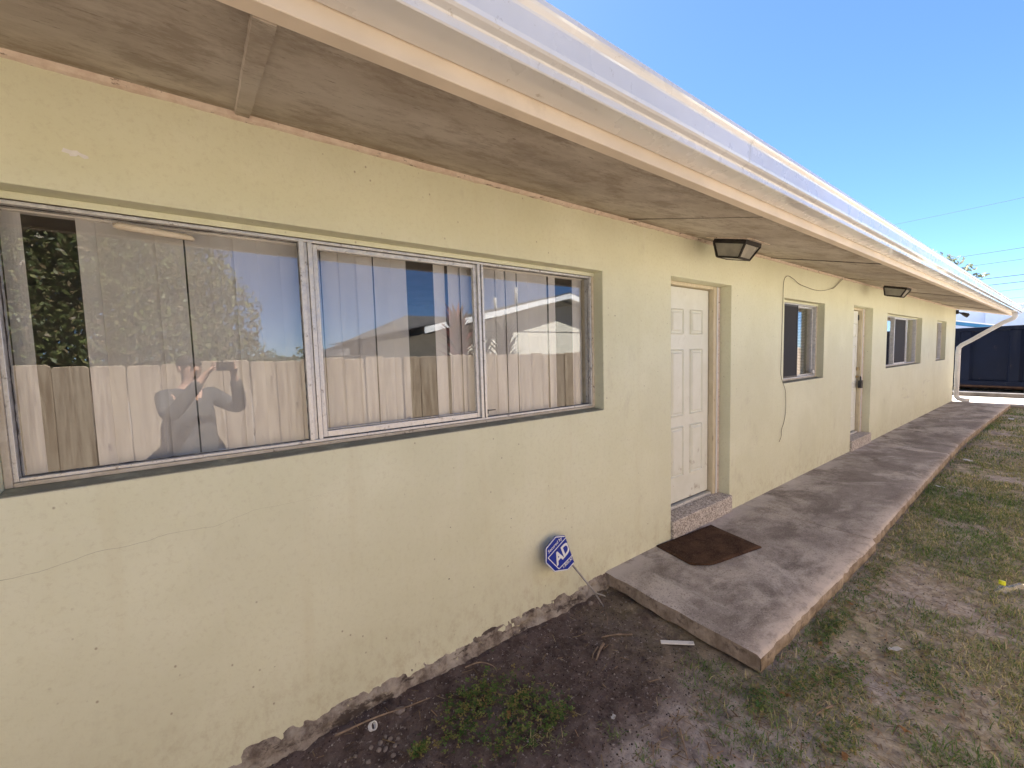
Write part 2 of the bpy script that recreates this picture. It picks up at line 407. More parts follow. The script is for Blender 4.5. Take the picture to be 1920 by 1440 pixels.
def smoothpath(pts, n=6):
    P = [Vector(p) for p in pts]; P = [P[0] * 2 - P[1]] + P + [P[-1] * 2 - P[-2]]; out = []
    for i in range(1, len(P) - 2):
        for k in range(n):
            t = k / n; a, b, c, d = P[i - 1:i + 3]
            out.append(.5 * ((2 * b) + (c - a) * t + (2 * a - 5 * b + 4 * c - d) * t * t + (3 * b - a - 3 * c + d) * t ** 3))
    out.append(P[-2]); return out

def extrude_x(bm, prof, x0, x1, closed=False, nx=1, caps=False):
    """profile of (y,z) swept along X"""
    rows = []
    for i in range(nx + 1):
        x = x0 + (x1 - x0) * i / nx
        rows.append([bm.verts.new((x, y, z)) for y, z in prof])
    m = len(prof)
    for A, B in zip(rows, rows[1:]):
        for k in range(m if closed else m - 1):
            bm.faces.new((A[k], A[(k + 1) % m], B[(k + 1) % m], B[k]))
    if caps: bm.faces.new(rows[0]); bm.faces.new(rows[-1][::-1])

def mesh_np(name, verts, faces, tint=None):
    """quad or tri soup from numpy arrays, with optional per-vertex colour"""
    me = bpy.data.meshes.new(name); nv = len(verts); nf, k = faces.shape
    me.vertices.add(nv); me.vertices.foreach_set('co', np.ascontiguousarray(verts, dtype=np.float32).ravel())
    me.loops.add(nf * k); me.loops.foreach_set('vertex_index', np.ascontiguousarray(faces, dtype=np.int32).ravel())
    me.polygons.add(nf); me.polygons.foreach_set('loop_start', np.arange(0, nf * k, k, dtype=np.int32))
    me.update(calc_edges=True)
    if tint is not None:
        a = me.color_attributes.new('tint', 'FLOAT_COLOR', 'POINT')
        c = np.ones((nv, 4), np.float32); c[:, :3] = tint; a.data.foreach_set('color', c.ravel())
    return me

def nz(x, y, s=1., o=0.): return noise.noise(Vector((x * s + o, y * s - o * 1.7, o * .31)))

# ------------------------------------------------------------------ the ground
def soil_z(x, y):
    if y > .25 or y < -6 or x < -4 or x > 22: return -.004
    z = .018 * nz(x, y, .9, 3) + .010 * nz(x, y, 3.1, 9) + .005 * nz(x, y, 9, 5)
    if x < 2.2: z += -.012 * max(0, min(1, (.9 + y) / .5)) + .025 * max(0, 1 - abs(y + .03) / .12)   # worn hollow, soil heaped on the footing
    if y < -1.0 and x > 2.2: z += .02 * max(0, 1 - abs(y + 1.12) / .25)
    k = min(1, max(0, (x + 4) / 2)) * min(1, max(0, (22 - x) / 4)) * min(1, max(0, (y + 6) / 2))
    return z * k
def build_ground():
    xs = np.concatenate([[-600, -200, -60, -20, -8], np.arange(-3, .2, .12), np.arange(.2, 4.6, .026), np.arange(4.6, 9, .08), np.arange(9, 22, .3), [26, 34, 60, 140, 300, 600]])
    ys = np.concatenate([[-600, -200, -60, -20, -9], np.arange(-6, -2.4, .3), np.arange(-2.4, .1, .026), [.3, 3, 9, 14, 40, 200, 600]])
    V = np.array([(x, y, soil_z(x, y)) for y in ys for x in xs]); nx = len(xs); ny = len(ys)
    i = (np.arange(ny - 1)[:, None] * nx + np.arange(nx - 1)[None, :]).ravel()
    F = np.stack([i, i + 1, i + nx + 1, i + nx], 1)
    tag(link('ground', mesh_np('ground', V, F), 'ground', smooth=True), kind='structure')
    # sunlit concrete apron past the end of the house
    bm = NB(); box(bm, 16.95, 40, -7, 14, -.2, .09)
    tag(obj('pavement', bm, 'pavement', bevel=.01), kind='structure')
build_ground()

# ------------------------------------------------------------------ walkway slabs
def build_walkway():
    root = empty('walkway', (9.6, -.5, 0)); tag(root, kind='structure')
    joints = [2.245, 4.42, 8.84, 13.0, 17.05]
    for k, (a, b) in enumerate(zip(joints, joints[1:])):
        n = int((b - a) / .03); bm = NB(); top = []; lip = []; bot = []
        g = 0 if k == 0 else .006
        def edge(x):  # outer edge of the slab, wandering a little
            base = np.interp(x, [2.2, 4.4, 4.45, 8, 10.2, 13, 17.1], [-1.085, -1.085, -1.06, -.99, -.955, -1.0, -1.08])
            return base + .010 * nz(x, k, 3.0) + .007 * nz(x, k, 14.) + .004 * nz(x, k, 40.)
        cols = [0.004, -.1, -.2, -.3, -.4, -.5, -.6, -.7, -.8, -.9]
        rows = []
        for i in range(n + 1):
            x = a + g + (b - a - 2 * g) * i / n; e = edge(x)
            row = []
            for c in cols:
                xx = x + (.020 * nz(c, k, 6.) + .010 * nz(c, 1, 25) if i == 0 and k == 0 else 0)
                row.append(bm.verts.new((xx, c, .12 + .003 * nz(x, c, 2.) - (.005 if i in (0, n) else 0))))
            xx = x + (.012 * nz(e, k, 8.) if i == 0 and k == 0 else 0)
            row.append(bm.verts.new((xx, e + .022 + .006 * nz(x, 7, 22), .118 - (.005 if i in (0, n) else 0))))
            row.append(bm.verts.new((xx, e, .100 + .012 * nz(x, 2, 16))))
            row.append(bm.verts.new((xx, e - .004 + .01 * nz(x, 3, 9), .045)))
            row.append(bm.verts.new((xx, e + .02 + .012 * nz(x, 4, 7), -.06)))
            rows.append(row)
        for A, B in zip(rows, rows[1:]):
            for j in range(len(A) - 1):
                f = bm.faces.new((A[j], A[j + 1], B[j + 1], B[j])); f.material_index = 0 if j < 11 else 1
        # end faces, the near one broken and undercut
        for r, near in ((rows[0], True), (rows[-1], False)):
            mid = []; low = []
            for v in r[:12]:
                s = -1 if near else 1
                zc = .022 + .035 * abs(nz(v.co.y, k, 6.)) + .02 * nz(v.co.y, 2, 17)
                mid.append(bm.verts.new((v.co.x - (.006 + .006 * nz(v.co.y, 5, 20) if near and k == 0 else 0), v.co.y, zc if near and k == 0 else .05)))
                low.append(bm.verts.new((v.co.x + (.10 if near and k == 0 else 0), v.co.y, -.06)))
            for A, B in ((r[:12], mid), (mid, low)):
                for j in range(11):
                    f = bm.faces.new((A[j], A[j + 1], B[j + 1], B[j])); f.material_index = 1
        o = obj('slab', bm, ('concrete', 'concrete_edge'), root, smooth=True)
        o['label'] = ['nearest concrete slab with the broken end and the doormat', 'long stained concrete slab past the first joint', 'concrete slab in front of the second door', 'farthest concrete slab by the downspout'][k]
        md = o.modifiers.new('EdgeSplit', 'EDGE_SPLIT'); md.split_angle = R(50)
build_walkway()

# ------------------------------------------------------------------ the house
house = empty('house', (5, 4, 0), 'single-storey pale yellow-green stucco house with white gutter along its eave', 'house')
XW0, XW1, T = -7.0, 17.09, .20
SZ, SS = 2.778, .2713                      # soffit height at the wall and its slope
def soff(y): return SZ + SS * y
WIN = [(-.64, 2.25, 1.355, 2.366), (5.39, 6.71, 1.355, 2.366), (9.87, 12.76, 1.355, 2.366), (14.44, 15.70, 1.355, 2.366)]
DOOR = [(3.10, 4.13, .10, 2.41), (7.95, 8.97, .10, 2.41)]

def build_wall():
    bm = NB(); vd = {}
    def V(x, y, z):
        k = (round(x, 4), round(y, 4), round(z, 4))
        if k not in vd: vd[k] = bm.verts.new(k)
        return vd[k]
    skip = WIN + DOOR + [(XW0, 2.245, .05, .30)]
    zt = 2.80
    xs = sorted({XW0, XW1, 2.245} | {v for o in WIN + DOOR for v in o[:2]})
    zs = sorted({.05, .10, .30, zt} | {v for o in WIN + DOOR for v in o[2:]})
    def hole(x, z): return any(a < x < b and c < z < d for a, b, c, d in skip)
    for x0, x1 in zip(xs, xs[1:]):
        for z0, z1 in zip(zs, zs[1:]):
            if hole((x0 + x1) / 2, (z0 + z1) / 2): continue
            bm.faces.new((V(x0, 0, z0), V(x1, 0, z0), V(x1, 0, z1), V(x0, 0, z1)))
            bm.faces.new((V(x0, T, z0), V(x0, T, z1), V(x1, T, z1), V(x1, T, z0)))
    def spans(lo, hi, arr): 
        a = [v for v in arr if lo - 1e-6 <= v <= hi + 1e-6]; return list(zip(a, a[1:]))
    for a, b, c, d in WIN + DOOR:
        for x in (a, b):
            for z0, z1 in spans(c, d, zs): bm.faces.new((V(x, 0, z0), V(x, 0, z1), V(x, T, z1), V(x, T, z0)))
        for z in (c, d):
            for x0, x1 in spans(a, b, xs): bm.faces.new((V(x0, 0, z), V(x1, 0, z), V(x1, T, z), V(x0, T, z)))
    # end walls and back wall with gables
    D = 8.2
    for x, s in ((XW0, 0), (XW1, 0)):
        pass
    for x in (XW0, XW1):
        a = bm.verts.new((x, .0, .05)); b = bm.verts.new((x, D, .05)); c = bm.verts.new((x, D, zt)); d = bm.verts.new((x, D / 2, zt + SS * D / 2)); e = bm.verts.new((x, .0, zt))
        bm.faces.new((a, b, c, d, e))
    v = [bm.verts.new(p) for p in ((XW0, D, .05), (XW1, D, .05), (XW1, D, zt), (XW0, D, zt))]; bm.faces.new(v)
    # ragged lower edge of the paint where the footing shows
    n = 520; prev = None
    for i in range(n + 1):
        x = XW0 + (2.245 - XW0) * i / n if i < 100 else -2.4 + (2.245 + 2.4) * (i - 100) / (n - 100)
        if i < 100: x = XW0 + (-2.4 - XW0) * i / 100
        zb = .070 + .024 * nz(x, 1, 2.0) + .020 * nz(x, 2, 7.) + .014 * nz(x, 3, 24.)
        cur = (bm.verts.new((x, 0, .30)), bm.verts.new((x, -.001 - .002 * abs(nz(x, 4, 9)), zb + .03)), bm.verts.new((x, -.004 - .006 * abs(nz(x, 7, 11)), zb)), bm.verts.new((x, .012, zb - .002)))
        if prev:
            for k in range(3): bm.faces.new((prev[k], cur[k], cur[k + 1], prev[k + 1]))
        prev = cur
    o = obj('wall', bm, 'wall_paint', house, bevel=.007, seg=2)
    # rough footing below the paint
    bm = NB(); xs = np.concatenate([np.arange(XW0, -1.5, .1), np.arange(-1.5, 2.26, .012)]); prev = None
    prof = [(.010, .19), (.006, .15), (.004, .12), (-.004, .10), (-.012, .08), (-.018, .06), (-.022, .04), (-.030, .015), (-.045, -.02), (-.06, -.08)]
    for x in xs:
        cur = [bm.verts.new((x, y + (.020 * nz(x, z * 2, 9, 2) + .016 * nz(x, z * 1.5, 26, 4) + .008 * nz(x, z, 60, 3) + .03 * max(0, nz(x, z * 2, 5, 6))) * (1 if z < .11 else .25), z + .008 * nz(x, z, 14, 8))) for y, z in prof]
        if prev:
            for k in range(len(prof) - 1): bm.faces.new((prev[k], cur[k], cur[k + 1], prev[k + 1]))
        prev = cur
    o = obj('footing', bm, 'foundation', house, smooth=True); o['label'] = 'rough bare footing under the ragged lower edge of the paint'
    # dark rooms behind the windows
    bm = NB()
    for x0, x1 in ((-6.9, 4.9), (4.95, 9.4), (9.45, 13.6), (13.65, 17.0)):
        v = box(bm, x0, x1, T + .01, 4.1, .12, 2.62)
    bm.faces.ensure_lookup_table()
    kill = [f for f in bm.faces if abs(f.calc_center_median().y - (T + .01)) < 1e-3]
    bmesh.ops.delete(bm, geom=kill, context='FACES')
    obj('room', bm, 'dark_interior', house)
    # eave soffit panels
    js = [-7.2, -4.75, -2.32, .112, 2.518, 4.945, 7.36, 9.80, 12.22, 14.65, 17.06, 18.18]
    sn = Vector((0, -SS, 1)).normalized()
    for k, (a, b) in enumerate(zip(js, js[1:])):
        bm = NB(); g = .004; w = .003 * nz(a, 3, 3); drop = .005 * (k % 2)
        yo = -.97; yi = .0 if k < 10 else .6
        n = 12
        P = []
        for i in range(n + 1):
            x = a + g + (b - a - 2 * g) * i / n
            sag = .004 * math.sin(math.pi * i / n) * (1 if k % 2 else .4)
            P.append([(x, yi - .001, soff(yi) - .0005), (x, -.45, soff(-.45) - sag - drop), (x, yo, soff(yo) - drop)])
        vs_ = [[bm.verts.new(p) for p in r] for r in P]; vt = [[bm.verts.new((p[0], p[1], p[2] + .012)) for p in r] for r in P]
        for A, B, ta, tb in zip(vs_, vs_[1:], vt, vt[1:]):
            for j in range(2):
                bm.faces.new((A[j], B[j], B[j + 1], A[j + 1])); bm.faces.new((ta[j], ta[j + 1], tb[j + 1], tb[j]))
        for r, t_ in ((vs_[0], vt[0]), (vs_[-1], vt[-1])):
            for j in range(2): bm.faces.new((r[j], r[j + 1], t_[j + 1], t_[j]))
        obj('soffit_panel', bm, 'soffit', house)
    for xj in js[4:-1]:
        bm = NB(); pr = None
        for i in range(25):
            y = -.012 - .935 * i / 24; wj = .0035 + .002 * nz(y, xj, 9)
            cur = [bm.verts.new((xj - wj, y, soff(y) - .0065)), bm.verts.new((xj + wj, y, soff(y) - .0065)), bm.verts.new((xj + wj, y, soff(y) + .004)), bm.verts.new((xj - wj, y, soff(y) + .004))]
            if pr:
                for j in range(4): bm.faces.new((pr[j], cur[j], cur[(j + 1) % 4], pr[(j + 1) % 4]))
            pr = cur
        obj('joint_filler', bm, 'putty', house)
    # the one batten over a joint, its edges split
    bm = NB(); n = 14; pr = None
    for i in range(n + 1):
        y = -.005 - .945 * i / n; z = soff(y)
        l = .088 + .004 * nz(y, 1, 9); r_ = .141 + .003 * nz(y, 2, 9)
        cur = [bm.verts.new(p) for p in ((l, y, z + .002), (l + .004, y, z - .011), (r_ - .003, y, z - .012), (r_, y, z + .002))]
        if pr:
            for j in range(3): bm.faces.new((pr[j], cur[j], cur[j + 1], pr[j + 1]))
        else: bm.faces.new(cur)
        pr = cur
    bm.faces.new(pr[::-1])
    o = obj('soffit_batten', bm, 'soffit', house); o['label'] = 'wooden batten over a soffit joint with a split dark edge'
    # moulding in the corner between wall and soffit, lumpy with paint
    bm = NB(); pr = None
    for x in np.concatenate([np.arange(XW0, -1, .15), np.arange(-1, 8, .03), np.arange(8, 17.1, .08)]):
        a = .026 + .005 * nz(x, 1, 5) + .004 * nz(x, 2, 17); b = .020 + .004 * nz(x, 3, 7)
        cur = [bm.verts.new(p) for p in ((x, -.0005, SZ - a), (x, -b * .8, SZ - a * .92 + .002), (x, -b - .006, soff(-b) - .004), (x, -b - .010, soff(-b) + .004))]
        if pr:
            for j in range(3): bm.faces.new((pr[j], cur[j], cur[j + 1], pr[j + 1]))
        pr = cur
    obj('soffit_moulding', bm, 'molding', house)
    # fascia board
    bm = NB(); extrude_x(bm, [(-.955, 2.70), (-.955, 2.511), (-.957, 2.509), (-.999, 2.509), (-1.001, 2.511), (-1.001, 2.70)], XW0 - .3, 18.2, True, caps=True)
    obj('fascia', bm, 'fascia_paint', house)
    # rake boards at the far gable
    bm = NB()
    for x0, x1 in ((18.2, 18.24),):
        v = [(-1.0, 2.505), (4.1, 2.505 + SS * 5.1), (4.1, 2.72 + SS * 5.1), (-1.0, 2.72)]
        A = [bm.verts.new((x0, y, z)) for y, z in v]; B = [bm.verts.new((x1, y, z)) for y, z in v]
        for k in range(4): bm.faces.new((A[k], A[(k + 1) % 4], B[(k + 1) % 4], B[k]))
        bm.faces.new(A[::-1]); bm.faces.new(B)
    obj('rake_board', bm, 'fascia_paint', house)
    # K-style gutter
    prof = [(-1.003, 2.690), (-1.003, 2.562), (-1.006, 2.557), (-1.103, 2.557), (-1.1065, 2.560), (-1.1080, 2.580), (-1.112, 2.584), (-1.128, 2.589), (-1.1345, 2.594), (-1.1375, 2.604),
            (-1.1390, 2.635), (-1.1405, 2.664), (-1.143, 2.670), (-1.152, 2.679), (-1.156, 2.685), (-1.1565, 2.699), (-1.154, 2.702), (-1.140, 2.702), (-1.139, 2.698)]
    inner = [(y + (.0015 if y < -1.01 else 0), z + .0015) for y, z in prof[1:-2]][::-1]
    bm = NB(); extrude_x(bm, prof, XW0 - .3, 18.22, False, nx=60)
    for x in (18.22, XW0 - .3): 
        f = bm.faces.new([bm.verts.new((x, y, z)) for y, z in prof])
    o = obj('gutter', bm, 'gutter_enamel', house)
    for xs_ in (1.93, 8.1, 14.3):                        # lap seams between gutter lengths
        bm = NB(); extrude_x(bm, [(y - .0012 if z > 2.558 else y, z - .0012) for y, z in prof[2:16]], xs_, xs_ + .035); obj('lap_seam', bm, 'gutter_enamel', o)
    # downspout with its elbows
    x = 17.16; path = [(x - .02, -1.06, 2.56), (x - .02, -1.06, 2.47), (x - .01, -1.03, 2.41), (x, -.95, 2.36), (x, -.85, 2.305), (x, -.3, 1.86), (x, -.13, 1.735), (x, -.075, 1.66), (x, -.068, 1.57),
                       (x, -.068, 1.0), (x, -.068, .34), (x, -.075, .25), (x, -.12, .185), (x, -.20, .16), (x, -.33, .145)]
    bm = NB(); tube(bm, path, 1, 16, rect=(.105, .08))
    dsp = obj('downspout', bm, 'gutter_enamel', house, smooth=True)
    for z in (1.45, .5):
        bm = NB(); box(bm, x - .09, x + .058, -.112, -.025, z, z + .03); obj('strap', bm, 'gutter_enamel', dsp, bevel=.003)
    # roof
    bm = NB(); Y0 = -1.06; ry = 4.1; zr = 2.70
    pts = [(Y0, zr), (ry, zr + SS * (ry - Y0)), (9.26, zr), (9.26, zr - .02), (ry, zr + SS * (ry - Y0) - .03), (Y0, zr - .012)]
    extrude_x(bm, pts, XW0 - .3, 18.25, True, caps=True)
    obj('roof', bm, 'roofing', house)
    # paint chip and wall crack
    bm = NB(); 
    c = [(-.40, 2.510), (-.405, 2.497), (-.388, 2.494), (-.386, 2.487), (-.372, 2.489), (-.366, 2.495), (-.352, 2.486), (-.341, 2.490), (-.343, 2.497), (-.362, 2.503), (-.368, 2.509), (-.383, 2.506)]
    A = [bm.verts.new((x, -.0004, z)) for x, z in c]; B = [bm.verts.new((x, -.0022, z)) for x, z in c]
    bm.faces.new(B); [bm.faces.new((A[i], A[(i + 1) % 12], B[(i + 1) % 12], B[i])) for i in range(12)]
    o = obj('filler_patch', bm, 'white_plastic', house); o['label'] = 'small pale patch of filler above the long window'
    bm = NB(); pr = None
    for i in range(40):
        x = -.70 + i * .028; z = 1.085 + .07 * (x + .70) + .018 * nz(x, 2, 6) + .006 * nz(x, 3, 30); w = .0007 * (1 - i / 44)
        cur = [bm.verts.new((x, -.0012, z - w)), bm.verts.new((x, -.0012, z + w))]
        if pr: bm.faces.new((pr[0], cur[0], cur[1], pr[1]))
        pr = cur
    o = obj('hairline_crack', bm, 'sill_paint', house); o['label'] = 'hairline crack in the stucco under the long window'
build_wall()

# ------------------------------------------------------------------ windows
def frame_bm(x0, x1, z0, z1, y0, y1, w, wb=None):
    bm = NB(); wb = wb or w
    box(bm, x0, x0 + w, y0, y1, z0, z1); box(bm, x1 - w, x1, y0, y1, z0, z1)
    box(bm, x0 + w, x1 - w, y0 + .001, y1, z1 - w, z1); box(bm, x0 + w, x1 - w, y0 + .001, y1, z0, z0 + wb)
    return bm

def pane(win, x0, x1, z0, z1, y, mat='window_glass'):
    bm = NB(); box(bm, x0, x1, y, y + .004, z0, z1); return obj('pane', bm, mat, win)

def window(i, divs, label):
    a, b, c, d = WIN[i]; yf = .086
    bm = frame_bm(a + .001, b - .001, c + .012, d - .001, yf, T, .020, .016)
    bm2 = bm
    w = obj('window', bm2, 'trim_paint', house, bevel=.003); w['label'] = label
    # yellow painted strip across the head, sloped sill
    bm = NB(); box(bm, a + .002, b - .002, yf - .006, yf - .0005, d - .026, d - .002); obj('head_strip', bm, 'wall_paint', w)
    bm = NB(); v = box(bm, a + .0015, b - .0015, .003, yf + .02, c - .02, c + .012)
    for q in v[4:6]: q.co.z = c + .002
    obj('sill', bm, 'sill_paint', w, bevel=.002)
    # aluminium frame
    fa, fb, fc, fd = a + .021, b - .021, c + .029, d - .027
    bm = frame_bm(fa, fb, fc, fd, yf + .006, .150, .013)
    obj('metal_frame', bm, 'aluminium', w, bevel=.002)
    return w, fa + .013, fb - .013, fc + .013, fd - .013

w1, fa, fb, fc, fd = window(0, None, 'long three-light window nearest the viewer with vertical blinds inside')
def mullion(w, x, wd, z0, z1, y0=.088, y1=.160):
    bm = NB(); box(bm, x - wd / 2, x - wd * .12, y0, y1, z0, z1); box(bm, x - wd * .10, x + wd * .14, y0 + .012, y1, z0, z1); box(bm, x + wd * .16, x + wd / 2, y0 + .003, y1, z0, z1)
    return obj('mullion', bm, 'aluminium', w, bevel=.002)
def putty(w, x0, x1, z0, z1, y):
    bm = NB(); t_ = .006
    def strip(p, q, nrm):
        n = max(4, int((Vector(q) - Vector(p)).length / .02)); pr = None
        for k in range(n + 1):
            m = Vector(p).lerp(Vector(q), k / n); e = t_ * (.35 + .9 * abs(noise.noise(m * 23)))
            cur = [bm.verts.new(m), bm.verts.new(m + Vector(nrm) * e)]
            if pr: bm.faces.new((pr[0], cur[0], cur[1], pr[1]))
            pr = cur
    strip((x0, y, z1), (x1, y, z1), (0, 0, -1)); strip((x0, y, z0), (x1, y, z0), (0, 0, 1)); strip((x0, y, z0), (x0, y, z1), (1, 0, 0)); strip((x1, y, z0), (x1, y, z1), (-1, 0, 0))
    return obj('putty', bm, 'putty', w)
mullion(w1, .332, .056, fc, fd); mullion(w1, 1.276, .042, fc, fd)
pane(w1, fa, .304, fc, fd, .118); putty(w1, fa, .304, fc, fd, .1165)
pane(w1, 1.298, fb, fc, fd, .118); putty(w1, 1.298, fb, fc, fd, .1165)
sx0, sx1 = .362, 1.254
bm = frame_bm(sx0, sx1, fc + .004, fd - .003, .104, .132, .021, .030)
for s in (0,):
    box(bm, sx0 + .021, sx1 - .021, .1035, .110, fc + .040, fc + .045)
sash = obj('sash', bm, 'aluminium', w1, bevel=.0025)
pane(w1, sx0 + .019, sx1 - .019, fc + .030, fd - .022, .116)
# peeling strip of sealant stuck across the top of the left light
bm = NB(); tube(bm, [(-.312, .112, 2.302), (-.30, .110, 2.301), (-.20, .110, 2.294), (-.10, .110, 2.288), (-.082, .111, 2.285), (-.075, .113, 2.284)], [.008, .013, .014, .012, .011, .006], 10)
o = obj('sealant_strip', bm, 'trim_paint', w1, smooth=True); o['label'] = 'cream strip of sealant stuck across the top of the left pane'
bm = NB(); box(bm, 1.30, 1.36, .096, .104, 1.435, 1.44); box(bm, 1.296, 1.302, .09, .104, 1.42, 1.445); obj('latch', bm, 'lock_black', w1)

VY = .180
def vane_bm(x, w, z0, z1, rot, curve=.004):
    bm = NB(); n = 6; A = []; B = []
    for k in range(n + 1):
        u = k / n - .5; p = Vector((u * w, -curve * (1 - 4 * u * u), 0)); p.rotate(Matrix.Rotation(rot, 3, 'Z'))
        for z, L in ((z0, A), (z1, B)): L.append(bm.verts.new((x + p.x, VY + p.y, z)))
    for k in range(n): bm.faces.new((A[k], A[k + 1], B[k + 1], B[k]))
    bmesh.ops.solidify(bm, geom=bm.faces[:], thickness=.0012)
    return bm
vb = empty('vertical_blind', (.8, .215, 1.3), 'white vertical blind hanging inside the long window with gaps where vanes are missing', 'blind')
bm = NB(); box(bm, -.60, 2.21, .165, .20, 2.324, 2.339); obj('headrail', bm, 'vane', vb)
vx = [(-.585, .05, .1), (-.395, .062, .5), (-.33, .089, -.12)] 
x = -.245
while x < 2.24:
    if not (.88 < x < 1.03 or 1.945 < x < 2.15):
        vx.append((x, .089, random.choice((-.06, .02, .08, .14, .2, .3))))
        x += random.choice((.083, .085, .0915, .0935, .088, .0945))
    else: x += .02
for (xx, w_, r_) in vx:
    obj('vane', vane_bm(xx, w_, .95 + random.uniform(-.004, .004), 2.324, r_), 'vane', vb)

def mini_blind(x0, x1, z0, z1, label, y=.205, pitch=.021, ang=.5):
    r = empty('mini_blind', ((x0 + x1) / 2, y, z0), label, 'blind', 'mini blinds inside the far windows')
    bm = NB(); box(bm, x0, x1, y - .015, y + .015, z1 - .03, z1); obj('headrail', bm, 'slat', r)
    bm = NB(); z = z1 - .05; dy = .0115 * math.cos(ang); dz = .0115 * math.sin(ang)
    while z > z0:
        v = [bm.verts.new(p) for p in ((x0, y - dy, z - dz), (x1, y - dy, z - dz), (x1, y + dy, z + dz), (x0, y + dy, z + dz))]; bm.faces.new(v); z -= pitch
    o = obj('slats', bm, 'slat', r); o['kind'] = 'stuff'

w2, fa, fb, fc, fd = window(1, None, 'small sliding window between the two doors')
mx = 6.07
bm = frame_bm(fa, mx + .02, fc, fd, .10, .125, .022); obj('sash', bm, 'lock_black', w2, bevel=.002)
bm = frame_bm(mx - .02, fb, fc, fd, .128, .15, .022); obj('sash', bm, 'aluminium', w2, bevel=.002)
bm = NB(); box(bm, fa + .02, mx, .106, .108, fc + .02, fd - .02); obj('insect_screen', bm, 'insect_screen', w2)
pane(w2, mx, fb - .02, fc + .02, fd - .02, .138)
mini_blind(mx + .03, 6.62, 1.36, 2.36, 'white mini blind in the small sliding window between the doors')
bm = NB(); box(bm, 6.60, 6.66, .09, .10, 1.42, 1.46); o = obj('latch', bm, 'white_plastic', w2)

w3, fa, fb, fc, fd = window(2, None, 'three-light window past the second door with a dark middle light')
d1, d2 = 10.87, 11.87
mullion(w3, d1, .05, fc, fd); mullion(w3, d2, .05, fc, fd)
pane(w3, fa, d1 - .025, fc, fd, .12); pane(w3, d2 + .025, fb, fc, fd, .12)
bm = frame_bm(d1 + .02, d2 - .02, fc, fd, .098, .12, .025); obj('sash', bm, 'aluminium', w3, bevel=.002)
bm = NB(); box(bm, d1 + .04, d2 - .04, .106, .108, fc + .02, fd - .02); obj('insect_screen', bm, 'insect_screen', w3)
mini_blind(9.92, d1 - .03, 1.36, 2.10, 'mini blind in the left light of the window with a dark middle')
mini_blind(d2 + .03, 12.70, 1.36, 2.36, 'mini blind in the right light of the window with a dark middle')

w4, fa, fb, fc, fd = window(3, None, 'narrow-looking window nearest the far corner of the house')
mullion(w4, 15.05, .05, fc, fd)
pane(w4, fa, 15.025, fc, fd, .12); pane(w4, 15.075, fb, fc, fd, .12)
bm = NB(); pr = None
for k in range(80):
    x = 14.48 + k * (15.66 - 14.48) / 79; y = .235 + .02 * math.sin(k * 1.15) + .008 * math.sin(k * .37)
    cur = [bm.verts.new((x, y, 1.1)), bm.verts.new((x, y, 2.4))]
    if pr: bm.faces.new((pr[0], cur[0], cur[1], pr[1]))
    pr = cur
tag(obj('curtain', bm, 'curtain', smooth=True), 'brownish curtain hanging inside the window nearest the far corner', 'curtain')

# ------------------------------------------------------------------ doors
def door(i, label, steplab):
    a, b, c, d = DOOR[i]; zt = 2.372; zb = .325; yl = .168
    la, lb = a + .115, b - .122
    # leaf with six moulded panels
    bm = NB(); box(bm, la, lb, yl, yl + .04, zb, zt)
    leaf = obj('door', bm, 'door_paint', house, bevel=.003); leaf['label'] = label
    W_ = lb - la; cols = [(la + .12, la + W_ / 2 - .055), (la + W_ / 2 + .055, lb - .12)]
    for cx0, cx1 in cols:
        for r0, r1 in ((zt - .44, zt - .20), (zt - 1.22, zt - .58), (zb + .24, zb + .73)):
            bm = NB(); y = yl
            # raised rim, groove and raised field
            def ring(m0, m1, y0, y1):
                A = [bm.verts.new(p) for p in ((cx0 + m0, y0, r0 + m0), (cx1 - m0, y0, r0 + m0), (cx1 - m0, y0, r1 - m0), (cx0 + m0, y0, r1 - m0))]
                B = [bm.verts.new(p) for p in ((cx0 + m1, y1, r0 + m1), (cx1 - m1, y1, r0 + m1), (cx1 - m1, y1, r1 - m1), (cx0 + m1, y1, r1 - m1))]
                for k in range(4): bm.faces.new((A[k], A[(k + 1) % 4], B[(k + 1) % 4], B[k]))
                return B
            ring(0, .008, y - .0005, y - .014); ring(.008, .017, y - .014, y - .0012); ring(.017, .026, y - .0012, y - .0012)
            B = ring(.026, .042, y - .0012, y - .014); bm.faces.new(B)
            obj('door_panel', bm, 'door_paint', leaf)
    # frame: jambs and head with stop
    bm = NB()
    for s, x0, x1 in ((1, a + .002, la - .006), (-1, lb + .012, b - .002)):
        box(bm, x0, x1, .118, .215, .285, d - .002)
    box(bm, la - .006, lb + .006, .119, .215, zt + .006, d - .002)
    fr = obj('door_frame', bm, 'jamb_paint', leaf, bevel=.003)
    bm = NB(); x = b - .002
    box(bm, b - .060, b - .040, .108, .1175, .285, d - .003); obj('casing_bead', bm, 'white_trim', leaf, bevel=.003)
    bm = NB(); pr = None
    for k in range(60):
        z = .29 + (d - .30) * k / 59; cur = [bm.verts.new((b - .036 + .004 * nz(z, 1, 9), .113, z)), bm.verts.new((b - .018 + .006 * nz(z, 2, 14), .103 + .004 * nz(z, 4, 22), z)), bm.verts.new((b - .001, .112 + .003 * nz(z, 3, 30), z))]
        if pr:
            for j in range(2): bm.faces.new((pr[j], cur[j], cur[j + 1], pr[j + 1]))
        pr = cur
    obj('cracked_caulk', bm, 'molding', leaf)
    bm = NB(); box(bm, la - .003, lb + .003, .13, .22, .287, .312); obj('threshold', bm, 'aluminium', leaf, bevel=.004)
    # terrazzo step filling the opening
    bm = NB(); box(bm, a - .004, b + .006, -.028, T + .05, .06, .286)
    st = obj('door_step', bm, 'terrazzo', house, bevel=.008); st['label'] = steplab
    return leaf, la, lb, yl
